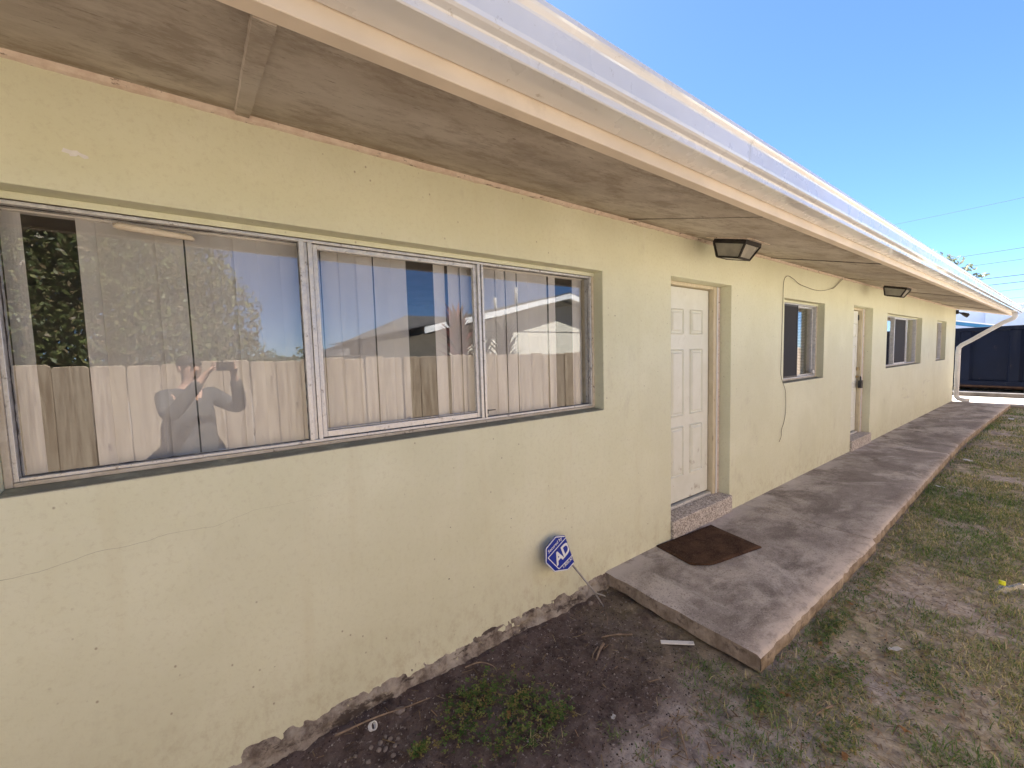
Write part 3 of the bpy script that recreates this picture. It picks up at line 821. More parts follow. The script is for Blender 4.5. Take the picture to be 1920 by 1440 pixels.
dl, la, lb, yl = door(0, 'white six-panel door behind the doormat', 'speckled terrazzo step of the nearer door')
bm = NB()
dl2, la, lb, yl = door(1, 'white door with a black key safe hanging from its hasp', 'speckled terrazzo step of the farther door')
bm = NB(); box(bm, lb - .05, lb + .03, yl - .022, yl - .002, 1.235, 1.275); box(bm, lb - .01, lb + .10, yl - .034, yl - .021, 1.245, 1.265); obj('hasp', bm, 'brass', dl2, bevel=.003)
bm = NB(); box(bm, lb - .045, lb + .035, yl - .085, yl - .037, 1.06, 1.19)
tube(bm, [(lb - .03, yl - .06, 1.185), (lb - .03, yl - .058, 1.24), (lb - .005, yl - .055, 1.262), (lb + .02, yl - .058, 1.24), (lb + .02, yl - .06, 1.185)], .007, 8)
ks = obj('key_safe', bm, 'lock_black', None, bevel=.006); tag(ks, 'black key safe padlocked to the hasp of the farther door', 'key safe')
bm = NB(); box(bm, lb - .035, lb + .03, yl - .03, yl - .002, 1.36, 1.42); obj('deadbolt', bm, 'brass', dl2, bevel=.006)
bm = NB(); box(bm, lb - .02, lb + .02, yl - .012, yl - .002, 2.22, 2.31); obj('hinge', bm, 'lock_black', dl2, bevel=.002)

# ------------------------------------------------------------------ ceiling lanterns under the eave
def lantern(x, y, label, w=.275):
    z = soff(y); th = math.atan(SS)
    Mx = Matrix.Translation((x, y, z - .001)) @ Matrix.Rotation(th, 4, 'X')
    root = empty('ceiling_lantern', (x, y, z), label, 'lamp', 'lanterns under the eave')
    h = w / 2
    bm = NB(); box(bm, -h - .045, h + .045, -h - .045, h + .045, -.006, -.0005, Mx); obj('mounting_plate', bm, 'molding', root, bevel=.002)
    bm = NB()
    def ringbox(z0, z1, a, b):
        A = [bm.verts.new(Mx @ Vector((sx * a, sy * a, z0))) for sx, sy in ((-1, -1), (1, -1), (1, 1), (-1, 1))]
        B = [bm.verts.new(Mx @ Vector((sx * b, sy * b, z1))) for sx, sy in ((-1, -1), (1, -1), (1, 1), (-1, 1))]
        for k in range(4): bm.faces.new((A[k], A[(k + 1) % 4], B[(k + 1) % 4], B[k]))
        return A, B
    A, B = ringbox(-.0065, -.035, h * .98, h); bm.faces.new(A); ringbox(-.035, -.040, h, h * .96); 
    obj('canopy', bm, 'lamp_black', root)
    bm = NB(); zt, zb, a, b = -.036, -.145, h * .95, h * .68; t_ = .012
    cs = ((-1, -1), (1, -1), (1, 1), (-1, 1))
    for sx, sy in cs: bar(bm, Mx @ Vector((sx * a, sy * a, zt)), Mx @ Vector((sx * b, sy * b, zb)), .014, .014)
    for k in range(4):
        p, q = cs[k], cs[(k + 1) % 4]
        bar(bm, Mx @ Vector((p[0] * b, p[1] * b, zb)), Mx @ Vector((q[0] * b, q[1] * b, zb)), .012, .014)
    obj('cage', bm, 'lamp_black', root)
    for k in range(4):
        p, q = cs[k], cs[(k + 1) % 4]; s = .96
        bm = NB(); v = [bm.verts.new(Mx @ Vector(c)) for c in ((p[0] * a * s, p[1] * a * s, zt), (q[0] * a * s, q[1] * a * s, zt), (q[0] * b * s, q[1] * b * s, zb), (p[0] * b * s, p[1] * b * s, zb))]
        bm.faces.new(v); bmesh.ops.solidify(bm, geom=bm.faces[:], thickness=.003); obj('glass_pane', bm, 'lamp_glass', root)
    bm = NB(); box(bm, -b * .95, b * .95, -b * .95, b * .95, zb - .002, zb + .001, Mx); obj('bottom_glass', bm, 'lamp_glass', root)
lantern(3.58, -.315, 'black square lantern on the soffit above the nearer door')
lantern(8.47, -.39, 'black square lantern on the soffit beside the farther door')

# twin floodlight at the far corner
fl = empty('floodlight', (17.11, -.06, 2.66), 'small twin-headed floodlight fixed at the far top corner of the wall', 'lamp')
bm = NB(); box(bm, 17.0, 17.13, -.05, -.002, 2.62, 2.73); obj('junction_box', bm, 'lamp_black', fl, bevel=.006)
for dx, dz, c in ((0, 0, 'lamp_black'), (.12, -.02, 'lamp_black')):
    bm = NB(); tube(bm, [(17.08 + dx * .4, -.05, 2.66), (17.10 + dx, -.09, 2.645 + dz), (17.12 + dx, -.12, 2.63 + dz), (17.14 + dx, -.20, 2.58 + dz), (17.145 + dx, -.215, 2.57 + dz)], [.014, .016, .035, .055, .05], 14); obj('lamp_head', bm, c, fl, smooth=True)

# loose cable round the small window
cab = [(7.35, -.012, 2.755), (7.27, -.012, 2.74), (7.10, -.012, 2.66), (6.92, -.012, 2.59), (6.60, -.010, 2.535), (6.30, -.010, 2.52), (6.02, -.010, 2.535), (5.78, -.012, 2.555), (5.60, -.012, 2.60), (5.46, -.012, 2.622), (5.37, -.010, 2.60), (5.325, -.009, 2.52),
       (5.318, -.009, 2.30), (5.308, -.009, 2.05), (5.306, -.009, 1.85), (5.296, -.010, 1.62), (5.295, -.010, 1.48), (5.34, -.012, 1.38), (5.42, -.012, 1.28), (5.45, -.010, 1.14), (5.447, -.010, 1.0), (5.40, -.010, .88), (5.34, -.012, .81), (5.325, -.015, .73), (5.23, -.03, .68)]
bm = NB(); tube(bm, smoothpath(cab, 4), .0028, 6)
tag(obj('cable', bm, 'cable_jacket', smooth=True), 'thin brown cable looping down the wall left of the small sliding window', 'cable')
bm = NB(); tube(bm, smoothpath([(7.34, -.014, 2.752), (7.18, -.03, 2.70), (6.98, -.02, 2.60), (6.9, -.012, 2.58)], 5), .003, 6)
tag(obj('cable', bm, 'cable_jacket', smooth=True), 'short second strand of cable hanging from the moulding beside the loop', 'cable')

# ------------------------------------------------------------------ yard sign
def yard_sign():
    ox, oz = 1.70, .455
    root = empty('yard_sign', (2.05, -.13, .0), 'broken blue octagonal security yard sign leaning against the wall', 'sign')
    P = [(1.775, .562), (1.693, .579), (1.601, .527), (1.589, .438), (1.657, .358), (1.775, .333), (1.836, .36)]
    tilt = .12                                    # the sign leans back on the wall
    def pt(x, z, d=0): return (x, -.075 + tilt * (z - .45) - d, z)
    def poly(pts, d0, d1):
        bm = NB(); A = [bm.verts.new(pt(x, z, d0)) for x, z in pts]; B = [bm.verts.new(pt(x, z, d1)) for x, z in pts]
        n = len(pts); bm.faces.new(A[::-1]); bm.faces.new(B)
        for i in range(n): bm.faces.new((A[i], A[(i + 1) % n], B[(i + 1) % n], B[i]))
        return bm
    pl = obj('panel', poly(P, 0, .004), 'sign_blue', root)
    def line(pts, w, d=.0052, closed=False):
        bm = NB(); L = pts + ([pts[0]] if closed else [])
        for a, b in zip(L, L[1:]): bar(bm, pt(*a, d), pt(*b, d), .0016, w, up=Vector(pt(0, 1)) - Vector(pt(0, 0)))
        return bm
    cx = sum(p[0] for p in P) / 7; cz = sum(p[1] for p in P) / 7
    inn = [(cx + (x - cx) * .955, cz + (z - cz) * .955) for x, z in P]
    obj('border', line(inn, .006), 'sign_white', pl)
    obj('inner_border', line([(1.783, .545), (1.614, .462), (1.696, .366), (1.826, .418)], .005), 'sign_white', pl)
    # lettering, cut where the sign is broken
    e0 = Vector((P[0][0], P[0][1])); e1 = Vector((P[6][0], P[6][1])); en = Vector(((e1 - e0).y, -(e1 - e0).x)).normalized()
    if en.dot(Vector((ox, oz)) - e0) > 0: en = -en
    def text(s, org, ex, ez, size, off):
        c = bpy.data.curves.new('lettering', 'FONT'); c.body = s; c.size = 1; c.offset = off; c.resolution_u = 3
        o = bpy.data.objects.new('lettering', c); C.objects.link(o)
        dg = bpy.context.evaluated_depsgraph_get(); me = bpy.data.meshes.new_from_object(o.evaluated_get(dg))
        bpy.data.objects.remove(o); bm = NB(); bm.from_mesh(me)
        for v in bm.verts:
            x = org[0] + ex[0] * v.co.x * size + ez[0] * v.co.y * size; z = org[1] + ex[1] * v.co.x * size + ez[1] * v.co.y * size
            v.co = pt(x, z, .0062)
        n3 = Vector((en.x, 0, en.y)); k = e0 - en * .004
        bmesh.ops.bisect_plane(bm, geom=bm.verts[:] + bm.edges[:] + bm.faces[:], plane_co=(k.x, 0, k.y), plane_no=n3, clear_outer=True)
        obj('lettering', bm, 'sign_white', pl)
    a = math.atan2(.083, .169); ex = (math.cos(a), math.sin(a)); ez = (-math.sin(a) * .55 - .10, math.cos(a))
    text('Secured by', (1.622, .487), ex, ez, .031, .012)
    text('ADT', (1.683, .392), ex, (-.32, .95), .104, .035)
    text('1.800.ADT.ASAP', (1.730, .356), (math.cos(a * .8), math.sin(a * .8)), ez, .029, .012)
    bm = NB(); tube(bm, [(1.80, -.068, .385), (1.90, -.09, .245), (1.985, -.125, .12), (2.075, -.14, -.03)], [.0075, .0075, .0075, .004], 6); obj('stake', bm, 'stake', root)
    bm = NB(); bar(bm, (2.0, -.13, .105), (2.06, -.16, .075), .014, .004); obj('barb', bm, 'stake', root)
yard_sign()

# doormat with a curled corner
def doormat():
    bm = NB(); c = [(2.88, -.005), (3.63, -.075), (3.53, -.555), (2.81, -.425)]
    n = 14; rows = []
    for i in range(n + 1):
        r = []
        for j in range(n + 1):
            u, v = i / n, j / n
            a = Vector(c[0]).lerp(Vector(c[1]), u); b = Vector(c[3]).lerp(Vector(c[2]), u); p = a.lerp(b, v)
            k = max(0, (1 - u) + v - 1.82) / .18
            p = p + Vector((.05, .03)) * k
            r.append((p.x, p.y, .1310 + .003 * nz(p.x, p.y, 6) + .012 * k))
        rows.append(r)
    T_ = [[bm.verts.new(p) for p in r] for r in rows]; B_ = [[bm.verts.new((p[0], p[1], p[2] - .0098)) for p in r] for r in rows]
    for i in range(n):
        for j in range(n):
            bm.faces.new((T_[i][j], T_[i + 1][j], T_[i + 1][j + 1], T_[i][j + 1])); bm.faces.new((B_[i][j], B_[i][j + 1], B_[i + 1][j + 1], B_[i + 1][j]))
        bm.faces.new((T_[i][0], B_[i][0], B_[i + 1][0], T_[i + 1][0])); bm.faces.new((T_[i][n], T_[i + 1][n], B_[i + 1][n], B_[i][n]))
        bm.faces.new((T_[0][i], T_[0][i + 1], B_[0][i + 1], B_[0][i])); bm.faces.new((T_[n][i], B_[n][i], B_[n][i + 1], T_[n][i + 1]))
    tag(obj('doormat', bm, 'doormat', smooth=True), 'worn dark brown doormat in front of the nearer door', 'doormat')
doormat()

# ------------------------------------------------------------------ litter, stones, twigs
def on(x, y, dz=0): return Vector((x, y, soil_z(x, y) + dz))
bm = NB(); bar(bm, on(2.06, -.60, .012), on(2.19, -.74, .014), .028, .008)
tag(obj('plastic_strip', bm, 'white_plastic', bevel=.002), 'short white plastic strip lying on the dark soil beside the slab', 'litter')
bm = NB(); c0 = on(.462, -.12, .017)
for (r0, r1, zz0, zz1) in ((.018, .0165, 0, .022),):
    n = 20; tilt = Matrix.Rotation(.9, 3, 'X') @ Matrix.Rotation(.5, 3, 'Y'); rings = []
    for r, z in ((.019, -.011), (.019, .011), (.0155, .011), (.0155, -.011)):
        rings.append([bm.verts.new(c0 + tilt @ Vector((r * math.cos(2 * math.pi * k / n), r * math.sin(2 * math.pi * k / n), z))) for k in range(n)])
    for q in range(4):
        A, B = rings[q], rings[(q + 1) % 4]
        for k in range(n): bm.faces.new((A[k], A[(k + 1) % n], B[(k + 1) % n], B[k]))
tag(obj('plastic_ring', bm, 'white_plastic'), 'small white plastic ring on the soil at the foot of the wall', 'litter')
def flake(x, y, L, w, a, mat, label, name='paper_scrap', z=.012):
    bm = NB(); n = 5; A = []; B = []
    d = Vector((math.cos(a), math.sin(a), 0)); s = Vector((-d.y, d.x, 0)); c = on(x, y, z)
    for k in range(n + 1):
        u = k / n - .5; ww = w * (1 - 1.6 * u * u) * random.uniform(.7, 1.1); h = Vector((0, 0, .006 * math.sin(k * 2.1)))
        A.append(bm.verts.new(c + d * u * L + s * ww / 2 + h)); B.append(bm.verts.new(c + d * u * L - s * ww / 2 + h * .4))
    for k in range(n): bm.faces.new((A[k], A[k + 1], B[k + 1], B[k]))
    bmesh.ops.solidify(bm, geom=bm.faces[:], thickness=.0015)
    return tag(obj(name, bm, mat), label, 'litter')
flake(3.04, -1.47, .085, .03, -.5, 'white_plastic', 'white scrap on the grass right of the slab corner', z=.03)
flake(1.42, -.775, .03, .022, .3, 'white_plastic', 'tiny white scrap on the bare soil left of the slab corner')
flake(14.2, -1.25, .22, .1, .1, 'white_plastic', 'pale scrap in the grass near the far end of the walkway', z=.05)
flake(8.8, -1.15, .16, .07, .6, 'white_plastic', 'pale scrap in the grass beside the walkway opposite the second door', z=.05)
flake(6.9, -1.12, .11, .03, 1.2, 'white_plastic', 'white sliver in the grass beside the middle of the walkway', z=.04)
# crushed clear bottle with a yellow-green cap
bt = empty('crushed_bottle', on(4.35, -1.80), 'crushed clear plastic bottle with yellow-green cap lying in the grass', 'litter')
bm = NB(); tube(bm, [on(4.27, -1.74, .035), on(4.30, -1.755, .035), on(4.34, -1.775, .03), on(4.40, -1.80, .026), on(4.47, -1.84, .028), on(4.50, -1.855, .03)], [.014, .03, .036, .026, .034, .03], 10)
for v in bm.verts: v.co += Vector((0, 0, .008 * noise.noise(v.co * 40)))
obj('body', bm, 'window_glass', bt, smooth=True)
bm = NB(); tube(bm, [on(4.40, -1.77, .05), on(4.405, -1.77, .075)], .017, 12); obj('cap', bm, 'yellow_plastic', bt)

def twig(pts, r, label):
    bm = NB(); P = smoothpath([on(x, y, z) for x, y, z in pts], 4); n = len(P)
    tube(bm, P, [r * (1.1 - .6 * i / n) for i in range(n)], 6)
    tag(obj('twig', bm, 'twig'), label, 'twig', 'twigs on the bare soil')
twig([(1.98, -.45, .012), (1.90, -.40, .014), (1.80, -.36, .012)], .006, 'dark twig crossing another on the soil near the slab')
twig([(1.76, -.41, .018), (1.70, -.43, .012), (1.63, -.47, .010)], .008, 'thick pale twig pointing to the wall on the soil')
twig([(1.72, -.40, .010), (1.66, -.42, .010), (1.62, -.45, .010)], .004, 'thin twig beside the thick pale twig')
twig([(2.02, -.20, .012), (1.98, -.25, .014), (1.92, -.30, .010)], .003, 'thin straw near the foot of the yard sign')
twig([(.30, -.085, .03), (.48, -.10, .03), (.62, -.12, .02), (.75, -.13, .012)], .004, 'long dry stem along the foot of the wall')
twig([(.98, -.09, .03), (1.06, -.12, .05), (1.12, -.16, .03), (1.13, -.19, .008)], .003, 'arched dry stem by the footing above the clover')
twig([(1.05, -.50, .010), (1.02, -.53, .012), (.99, -.54, .010)], .005, 'short curved pale twig between clover and bare soil')
twig([(2.32, -1.38, .016), (2.26, -1.36, .014), (2.20, -1.35, .012)], .005, 'pale twig on the grass in front of the slab corner')
twig([(1.62, -1.0, .010), (1.56, -1.06, .010), (1.52, -1.10, .008)], .004, 'reddish twig on the sandy soil')

def pebble(x, y, r, label):
    bm = NB(); bmesh.ops.create_icosphere(bm, subdivisions=2, radius=r)
    s = Vector((random.uniform(.8, 1.3), random.uniform(.7, 1.1), random.uniform(.5, .75)))
    for v in bm.verts:
        k = 1 + .22 * noise.noise(v.co * (1.3 / r) + Vector((x * 9, y * 9, 0))); v.co = Vector((v.co.x * s.x * k, v.co.y * s.y * k, v.co.z * s.z * k))
    o = obj('pebble', bm, 'pebble', smooth=True); o.location = on(x, y, r * .3); o.rotation_euler.z = random.uniform(0, 6)
    tag(o, label, 'pebble', 'pebbles by the plastic ring')
for i, (x, y, r) in enumerate([(.50, -.19, .010), (.515, -.215, .012), (.47, -.205, .011), (.455, -.235, .014), (.48, -.25, .012), (.52, -.26, .010), (.43, -.20, .009), (.545, -.235, .009), (.50, -.30, .011), (.40, -.26, .012), (.36, -.20, .010), (.57, -.33, .012)]):
    pebble(x, y, r, 'small grey pebble on the soil just below the white plastic ring')
pebble(2.0, -.075, .022, 'pale broken stone at the footing beside the sign stake')
pebble(.60, -.11, .024, 'reddish stone at the footing above the plastic ring')
def dryleaf(x, y, a, label, mat='dry_leaf', L=.05):
    flake(x, y, L, L * .45, a, mat, label, 'dry_leaf', .022)['category'] = 'leaf'
dryleaf(2.75, -1.20, .4, 'orange dry leaf beside the slab edge')
dryleaf(1.02, -.46, 1.0, 'orange dry leaf among the clover')
dryleaf(2.20, -1.22, 2.0, 'tan dry leaf by the slab corner')
dryleaf(3.35, -1.18, .9, 'brown dry leaf against the slab edge', L=.06)
dryleaf(2.05, -1.50, .2, 'brown dry leaf in the grass in front', L=.05)
dryleaf(2.42, -1.62, 1.4, 'reddish dry leaf in the grass at the bottom edge', L=.05)

# ------------------------------------------------------------------ grass, clover, soil crumbs (uncountable)
GREENS = np.array([(.075, .135, .036), (.10, .16, .045), (.14, .18, .06), (.19, .205, .075), (.31, .275, .14), (.40, .34, .20), (.16, .18, .07)])
def blades(xy, L, w, cols, lean=.8, flat=None):
    n = len(xy); a = rng.uniform(0, 2 * np.pi, n); ln = rng.uniform(.2, 1., n) * lean
    z0 = np.array([soil_z(x, y) for x, y in xy]) - .004
    d = np.stack([np.cos(a), np.sin(a), np.zeros(n)], 1); s = np.stack([-np.sin(a), np.cos(a), np.zeros(n)], 1)
    b = np.concatenate([xy, z0[:, None]], 1); up = np.array([0, 0, 1.])
    m = b + (d * np.sin(ln)[:, None] * .45 + up * np.cos(ln)[:, None] * .55) * L[:, None]
    ln2 = ln * 1.5 + .25; t = m + (d * np.sin(ln2)[:, None] + up * np.cos(ln2)[:, None]) * L[:, None] * .5
    V = np.stack([b - s * w[:, None] / 2, b + s * w[:, None] / 2, m + s * w[:, None] * .42, m - s * w[:, None] * .42, t + s * w[:, None] * .06, t - s * w[:, None] * .06], 1).reshape(-1, 3)
    i = np.arange(n)[:, None] * 6; F = np.concatenate([i + [0, 1, 2, 3], i + [3, 2, 4, 5]], 0)
    c = np.repeat(cols, 6, 0)
    return V, F, c
def slab_edge(x): return float(np.interp(x, [2.2, 4.4, 4.45, 8, 10.2, 13, 17.1], [-1.085, -1.085, -1.06, -.99, -.955, -1.0, -1.08]))
def build_grass():
    pts = []; 
    def dens(x, y):
        d = .42 + .8 * nz(x, y, 1.1, 4) + .9 * nz(x, y, 3.3, 11) + .6 * nz(x, y, 8., 6)
        if x < 2.5: d -= (2.5 - x) * .9
        e_ = slab_edge(x) - .012
        if y > e_ and x > 2.2: d = -1
        elif x > 2.2 and y > e_ - .12: d += .25
        if x > 4: d += .15
        return d
    for (x0, x1, y0, y1, num) in ((1.3, 4.2, -2.1, -.75, 60000), (4.2, 8, -2.2, -.95, 45000), (8, 17, -2.4, -.9, 45000), (1.0, 17, -2.75, -2.1, 12000), (-3, 1.3, -2.75, -1.0, 6000)):
        xy = np.stack([rng.uniform(x0, x1, num), rng.uniform(y0, y1, num)], 1)
        keep = [random.random() < dens(x, y) for x, y in xy]; pts.append(xy[np.array(keep)])
    # tufts
    for _ in range(700):
        x = random.uniform(1.5, 9); y = random.uniform(-2.1, -1.15)
        if dens(x, y) < .1: continue
        k = random.randint(12, 40); pts.append(np.stack([rng.normal(x, .022, k), rng.normal(y, .022, k)], 1))
    for x, y in ((1.36, -.82), (1.40, -.98), (1.05, -.62), (1.12, -.68), (1.92, -1.18), (2.0, -1.25), (1.75, -1.12), (1.55, -1.28), (1.70, -1.40)):
        pts.append(np.stack([rng.normal(x, .03, 45), rng.normal(y, .03, 45)], 1))
    xy = np.concatenate(pts); n = len(xy); far = np.clip((xy[:, 0] - 4) / 8, 0, 1)
    pick = np.array([min(6, max(0, int(3 + 5.5 * nz(x, y, 1.7, 2) + random.gauss(0, 1.9)))) for x, y in xy])
    col = GREENS[pick] * rng.uniform(1.05, 1.95, (n, 1))
    V, F, c = blades(xy, (.013 + .050 * rng.random(n) ** 1.8) * (1 + .15 * far), rng.uniform(.0022, .0050, n) * (1 + 1.4 * far), col, 1.3)
    o = link('grass', mesh_np('grass', V, F, c), 'grass'); tag(o, 'thin patchy lawn grass right of the walkway', 'grass', kind='stuff')
    # straw lying flat
    n = 10000; xy = np.stack([rng.uniform(1.2, 12, n), rng.uniform(-2.1, -.95, n)], 1)
    xy = xy[np.array([not (y > slab_edge(x) - .01 and x > 2.2) and (nz(x, y, 1.3, 8) > -.25 or y > slab_edge(x) - .12) for x, y in xy])]; n = len(xy)
    ex = np.stack([rng.uniform(.1, 2.2, 170), rng.uniform(-.9, -.05, 170)], 1); xy = np.concatenate([xy, ex]); n = len(xy)
    a = rng.uniform(0, 6.28, n); L = rng.uniform(.015, .065, n); w = rng.uniform(.0010, .0024, n)
    d = np.stack([np.cos(a), np.sin(a), rng.uniform(-.12, .12, n)], 1) * (L / 2)[:, None]; s = np.stack([-np.sin(a), np.cos(a), np.zeros(n)], 1) * w[:, None]
    b = np.concatenate([xy, np.array([soil_z(x, y) for x, y in xy])[:, None] + .008], 1)
    V = np.stack([b - d - s, b - d + s, b + d + s, b + d - s], 1).reshape(-1, 3); F = np.arange(n * 4).reshape(-1, 4)
    cols = np.array([(.36, .29, .18), (.26, .19, .11), (.16, .11, .07), (.30, .20, .12)])[rng.integers(0, 4, n)] * rng.uniform(.7, 1.2, (n, 1))
    tag(link('straw', mesh_np('straw', V, F, np.repeat(cols, 4, 0)), 'grass'), 'dry straw scattered over the soil and lawn', 'straw', kind='stuff')
    # clover and creeping weeds at the foot of the wall
    P = []
    for cx, cy, sx, sy, k in ((.97, -.27, .17, .09, 300), (1.12, -.44, .12, .07, 210), (.82, -.36, .14, .09, 190), (1.20, -.60, .10, .06, 150), (.60, -.36, .035, .03, 90), (.98, -.56, .14, .08, 150), (2.05, -1.16, .12, .05, 110), (2.62, -1.35, .22, .08, 200), (1.55, -1.22, .06, .05, 70), (3.0, -1.2, .3, .05, 240), (3.9, -1.2, .4, .06, 200), (2.9, -1.62, .35, .14, 260), (2.15, -1.45, .2, .1, 140), (2.35, -1.25, .16, .06, 180)):
        P.append(np.stack([rng.normal(cx, sx * .6, k), rng.normal(cy, sy * .6, k)], 1))
    xy = np.concatenate(P); n = len(xy); Vs = []; Fs = []; Cs = []; base = 0
    for x, y in xy:
        h = random.uniform(.008, .045); z = soil_z(x, y) + h; r = random.uniform(.005, .0115); a0 = random.uniform(0, 6.28)
        tl = Vector((random.uniform(-.5, .5), random.uniform(-.5, .5), 1)).normalized(); q = tl.to_track_quat('Z', 'Y')
        g = random.choice(((.06, .13, .03), (.09, .17, .04), (.13, .20, .05), (.20, .22, .07), (.05, .10, .03), (.26, .21, .08))); f = random.uniform(.8, 1.2)
        for j in range(3):
            a = a0 + j * 2.094
            for (rr, da, up) in ((0, 0, 0), (r, -.55, .1), (r * 1.25, -.2, .2), (r * 1.25, .2, .2), (r, .55, .1)):
                p = q @ Vector((rr * math.cos(a + da), rr * math.sin(a + da), r * up)); Vs.append((x + p.x, y + p.y, z + p.z))
            Fs.append((base, base + 1, base + 2, base + 3)); Fs.append((base, base + 3, base + 4, base + 4)); base += 5
            Cs += [tuple(c * f for c in g)] * 5
    me = bpy.data.meshes.new('clover'); me.from_pydata(Vs, [], [f if f[2] != f[3] else f[:3] for f in Fs]); 
    a = me.color_attributes.new('tint', 'FLOAT_COLOR', 'POINT'); cc = np.ones((len(Vs), 4), np.float32); cc[:, :3] = np.array(Cs); a.data.foreach_set('color', cc.ravel())
    tag(link('clover', me, 'clover'), 'low clover and creeping weeds on the dark soil by the wall', 'weeds', kind='stuff')
    # crumbs of soil and grit
    n = 9000; xy = np.concatenate([np.stack([rng.uniform(-.3, 2.4, n), rng.uniform(-.98, -.02, n)], 1), np.stack([rng.uniform(1.2, 5, 2500), rng.uniform(-2.1, -1.0, 2500)], 1)])
    xy = xy[np.array([not (x > 2.22 and y > -1.1) for x, y in xy])]; n = len(xy)
    r = .0012 + .0045 * rng.random(n) ** 3; c = np.concatenate([xy, np.array([soil_z(x, y) for x, y in xy])[:, None]], 1); c[:, 2] += r * .4
    oc = np.array([(1, 0, 0), (0, 1, 0), (-1, 0, 0), (0, -1, 0), (0, 0, 1), (0, 0, -1)]); V = c[:, None, :] + oc[None] * r[:, None, None] * rng.uniform(.6, 1.3, (n, 6, 1))
    F = np.array([(0, 1, 4), (1, 2, 4), (2, 3, 4), (3, 0, 4), (1, 0, 5), (2, 1, 5), (3, 2, 5), (0, 3, 5)])[None] + (np.arange(n) * 6)[:, None, None]
    tint = np.array([(.06, .045, .04), (.10, .075, .065), (.20, .165, .15), (.045, .033, .03), (.50, .46, .43)])[rng.choice(5, n, p=[.34, .28, .17, .15, .06])]
    tag(link('soil_crumbs', mesh_np('soil_crumbs', V.reshape(-1, 3), F.reshape(-1, 3), np.repeat(tint, 6, 0)), 'grass'), 'crumbs of soil and grit on the bare ground', 'soil', kind='stuff')
build_grass()

# ------------------------------------------------------------------ the other side of the yard (seen in the window glass)
def fence():
    yF = -2.78; pitch = .235; top = 1.80
    root = empty('wooden_fence', (6, yF, 0), 'tall dog-eared wooden board fence facing the house', 'fence')
    me = []
    for k in range(4):
        bm = NB(); w = pitch - .003; h = top + .008 * (k - 1.5); e = .02; ch = .008
        def ring(y, q): return [bm.verts.new((x, y, z)) for x, z in ((-w / 2 + q, .03), (w / 2 - q, .03), (w / 2 - q, h - e), (w / 2 - e - q * .4, h - q * .6), (-w / 2 + e + q * .4, h - q * .6), (-w / 2 + q, h - e))]
        A, B, D_ = ring(0, 0), ring(.009, 0), ring(.019, ch)
        bm.faces.new(A); bm.faces.new(D_[::-1])
        for P_, Q_ in ((A, B), (B, D_)):
            for i in range(6): bm.faces.new((P_[i], Q_[i], Q_[(i + 1) % 6], P_[(i + 1) % 6]))
        bmesh.ops.recalc_face_normals(bm, faces=bm.faces[:]); m = bpy.data.meshes.new('board'); bm.to_mesh(m); bm.free(); m.materials.append(MATS['fence_wood']); me.append(m)
    x = -7.0 + .027; i = 0
    while x < 24:
        o = bpy.data.objects.new('board', me[random.randrange(4)]); C.objects.link(o)
        o.location = (x + random.uniform(-.002, .002), yF + random.uniform(-.003, .003), random.uniform(-.012, .012)); o.rotation_euler = (0, random.uniform(-.002, .002), random.uniform(-.02, .02))
        par(o, root); x += pitch; i += 1
    for z in (.35, 1.0, 1.6):
        bm = NB(); box(bm, -7.1, 24, yF - .045, yF - .006, z, z + .085); obj('rail', bm, 'fence_wood', root)
    for k in range(13):
        bm = NB(); px_ = -7 + k * 2.5; box(bm, px_ - .045, px_ + .045, yF - .14, yF - .05, -.1, 1.75); obj('post', bm, 'fence_wood', root)
fence()

def leaf_crown(name, blobs, per, size, cols, parent, mat='leaf', drop=.0, asp=.42):
    """many leaf-sized quads spread through several clumps"""
    Vs = []; Cs = []
    for (c, r) in blobs:
        n = int(per * (r[0] * r[1] * r[2]) ** (2 / 3))
        u = rng.normal(size=(n, 3)); u /= np.linalg.norm(u, axis=1)[:, None]; rad = rng.random(n) ** .45
        sub = 1 + .28 * np.array([noise.noise(Vector(q * 2.3) + Vector(c)) for q in u])
        p = np.array(c) + u * (rad * sub)[:, None] * np.array(r)
        d = rng.normal(size=(n, 3)); d[:, 2] -= drop; d /= np.linalg.norm(d, axis=1)[:, None]
        e = np.cross(d, rng.normal(size=(n, 3))); e /= np.linalg.norm(e, axis=1)[:, None]
        L = rng.uniform(.6, 1.2, n)[:, None] * size
        V = np.stack([p - d * L * .5, p + e * L * asp * .5, p + d * L * .5, p - e * L * asp * .5], 1)
        Vs.append(V.reshape(-1, 3)); col = np.array(cols)[rng.integers(0, len(cols), n)] * rng.uniform(.7, 1.3, (n, 1)); Cs.append(np.repeat(col, 4, 0))
    V = np.concatenate(Vs); F = np.arange(len(V)).reshape(-1, 4)
    return link(name, mesh_np(name, V, F, np.concatenate(Cs)), mat, parent)

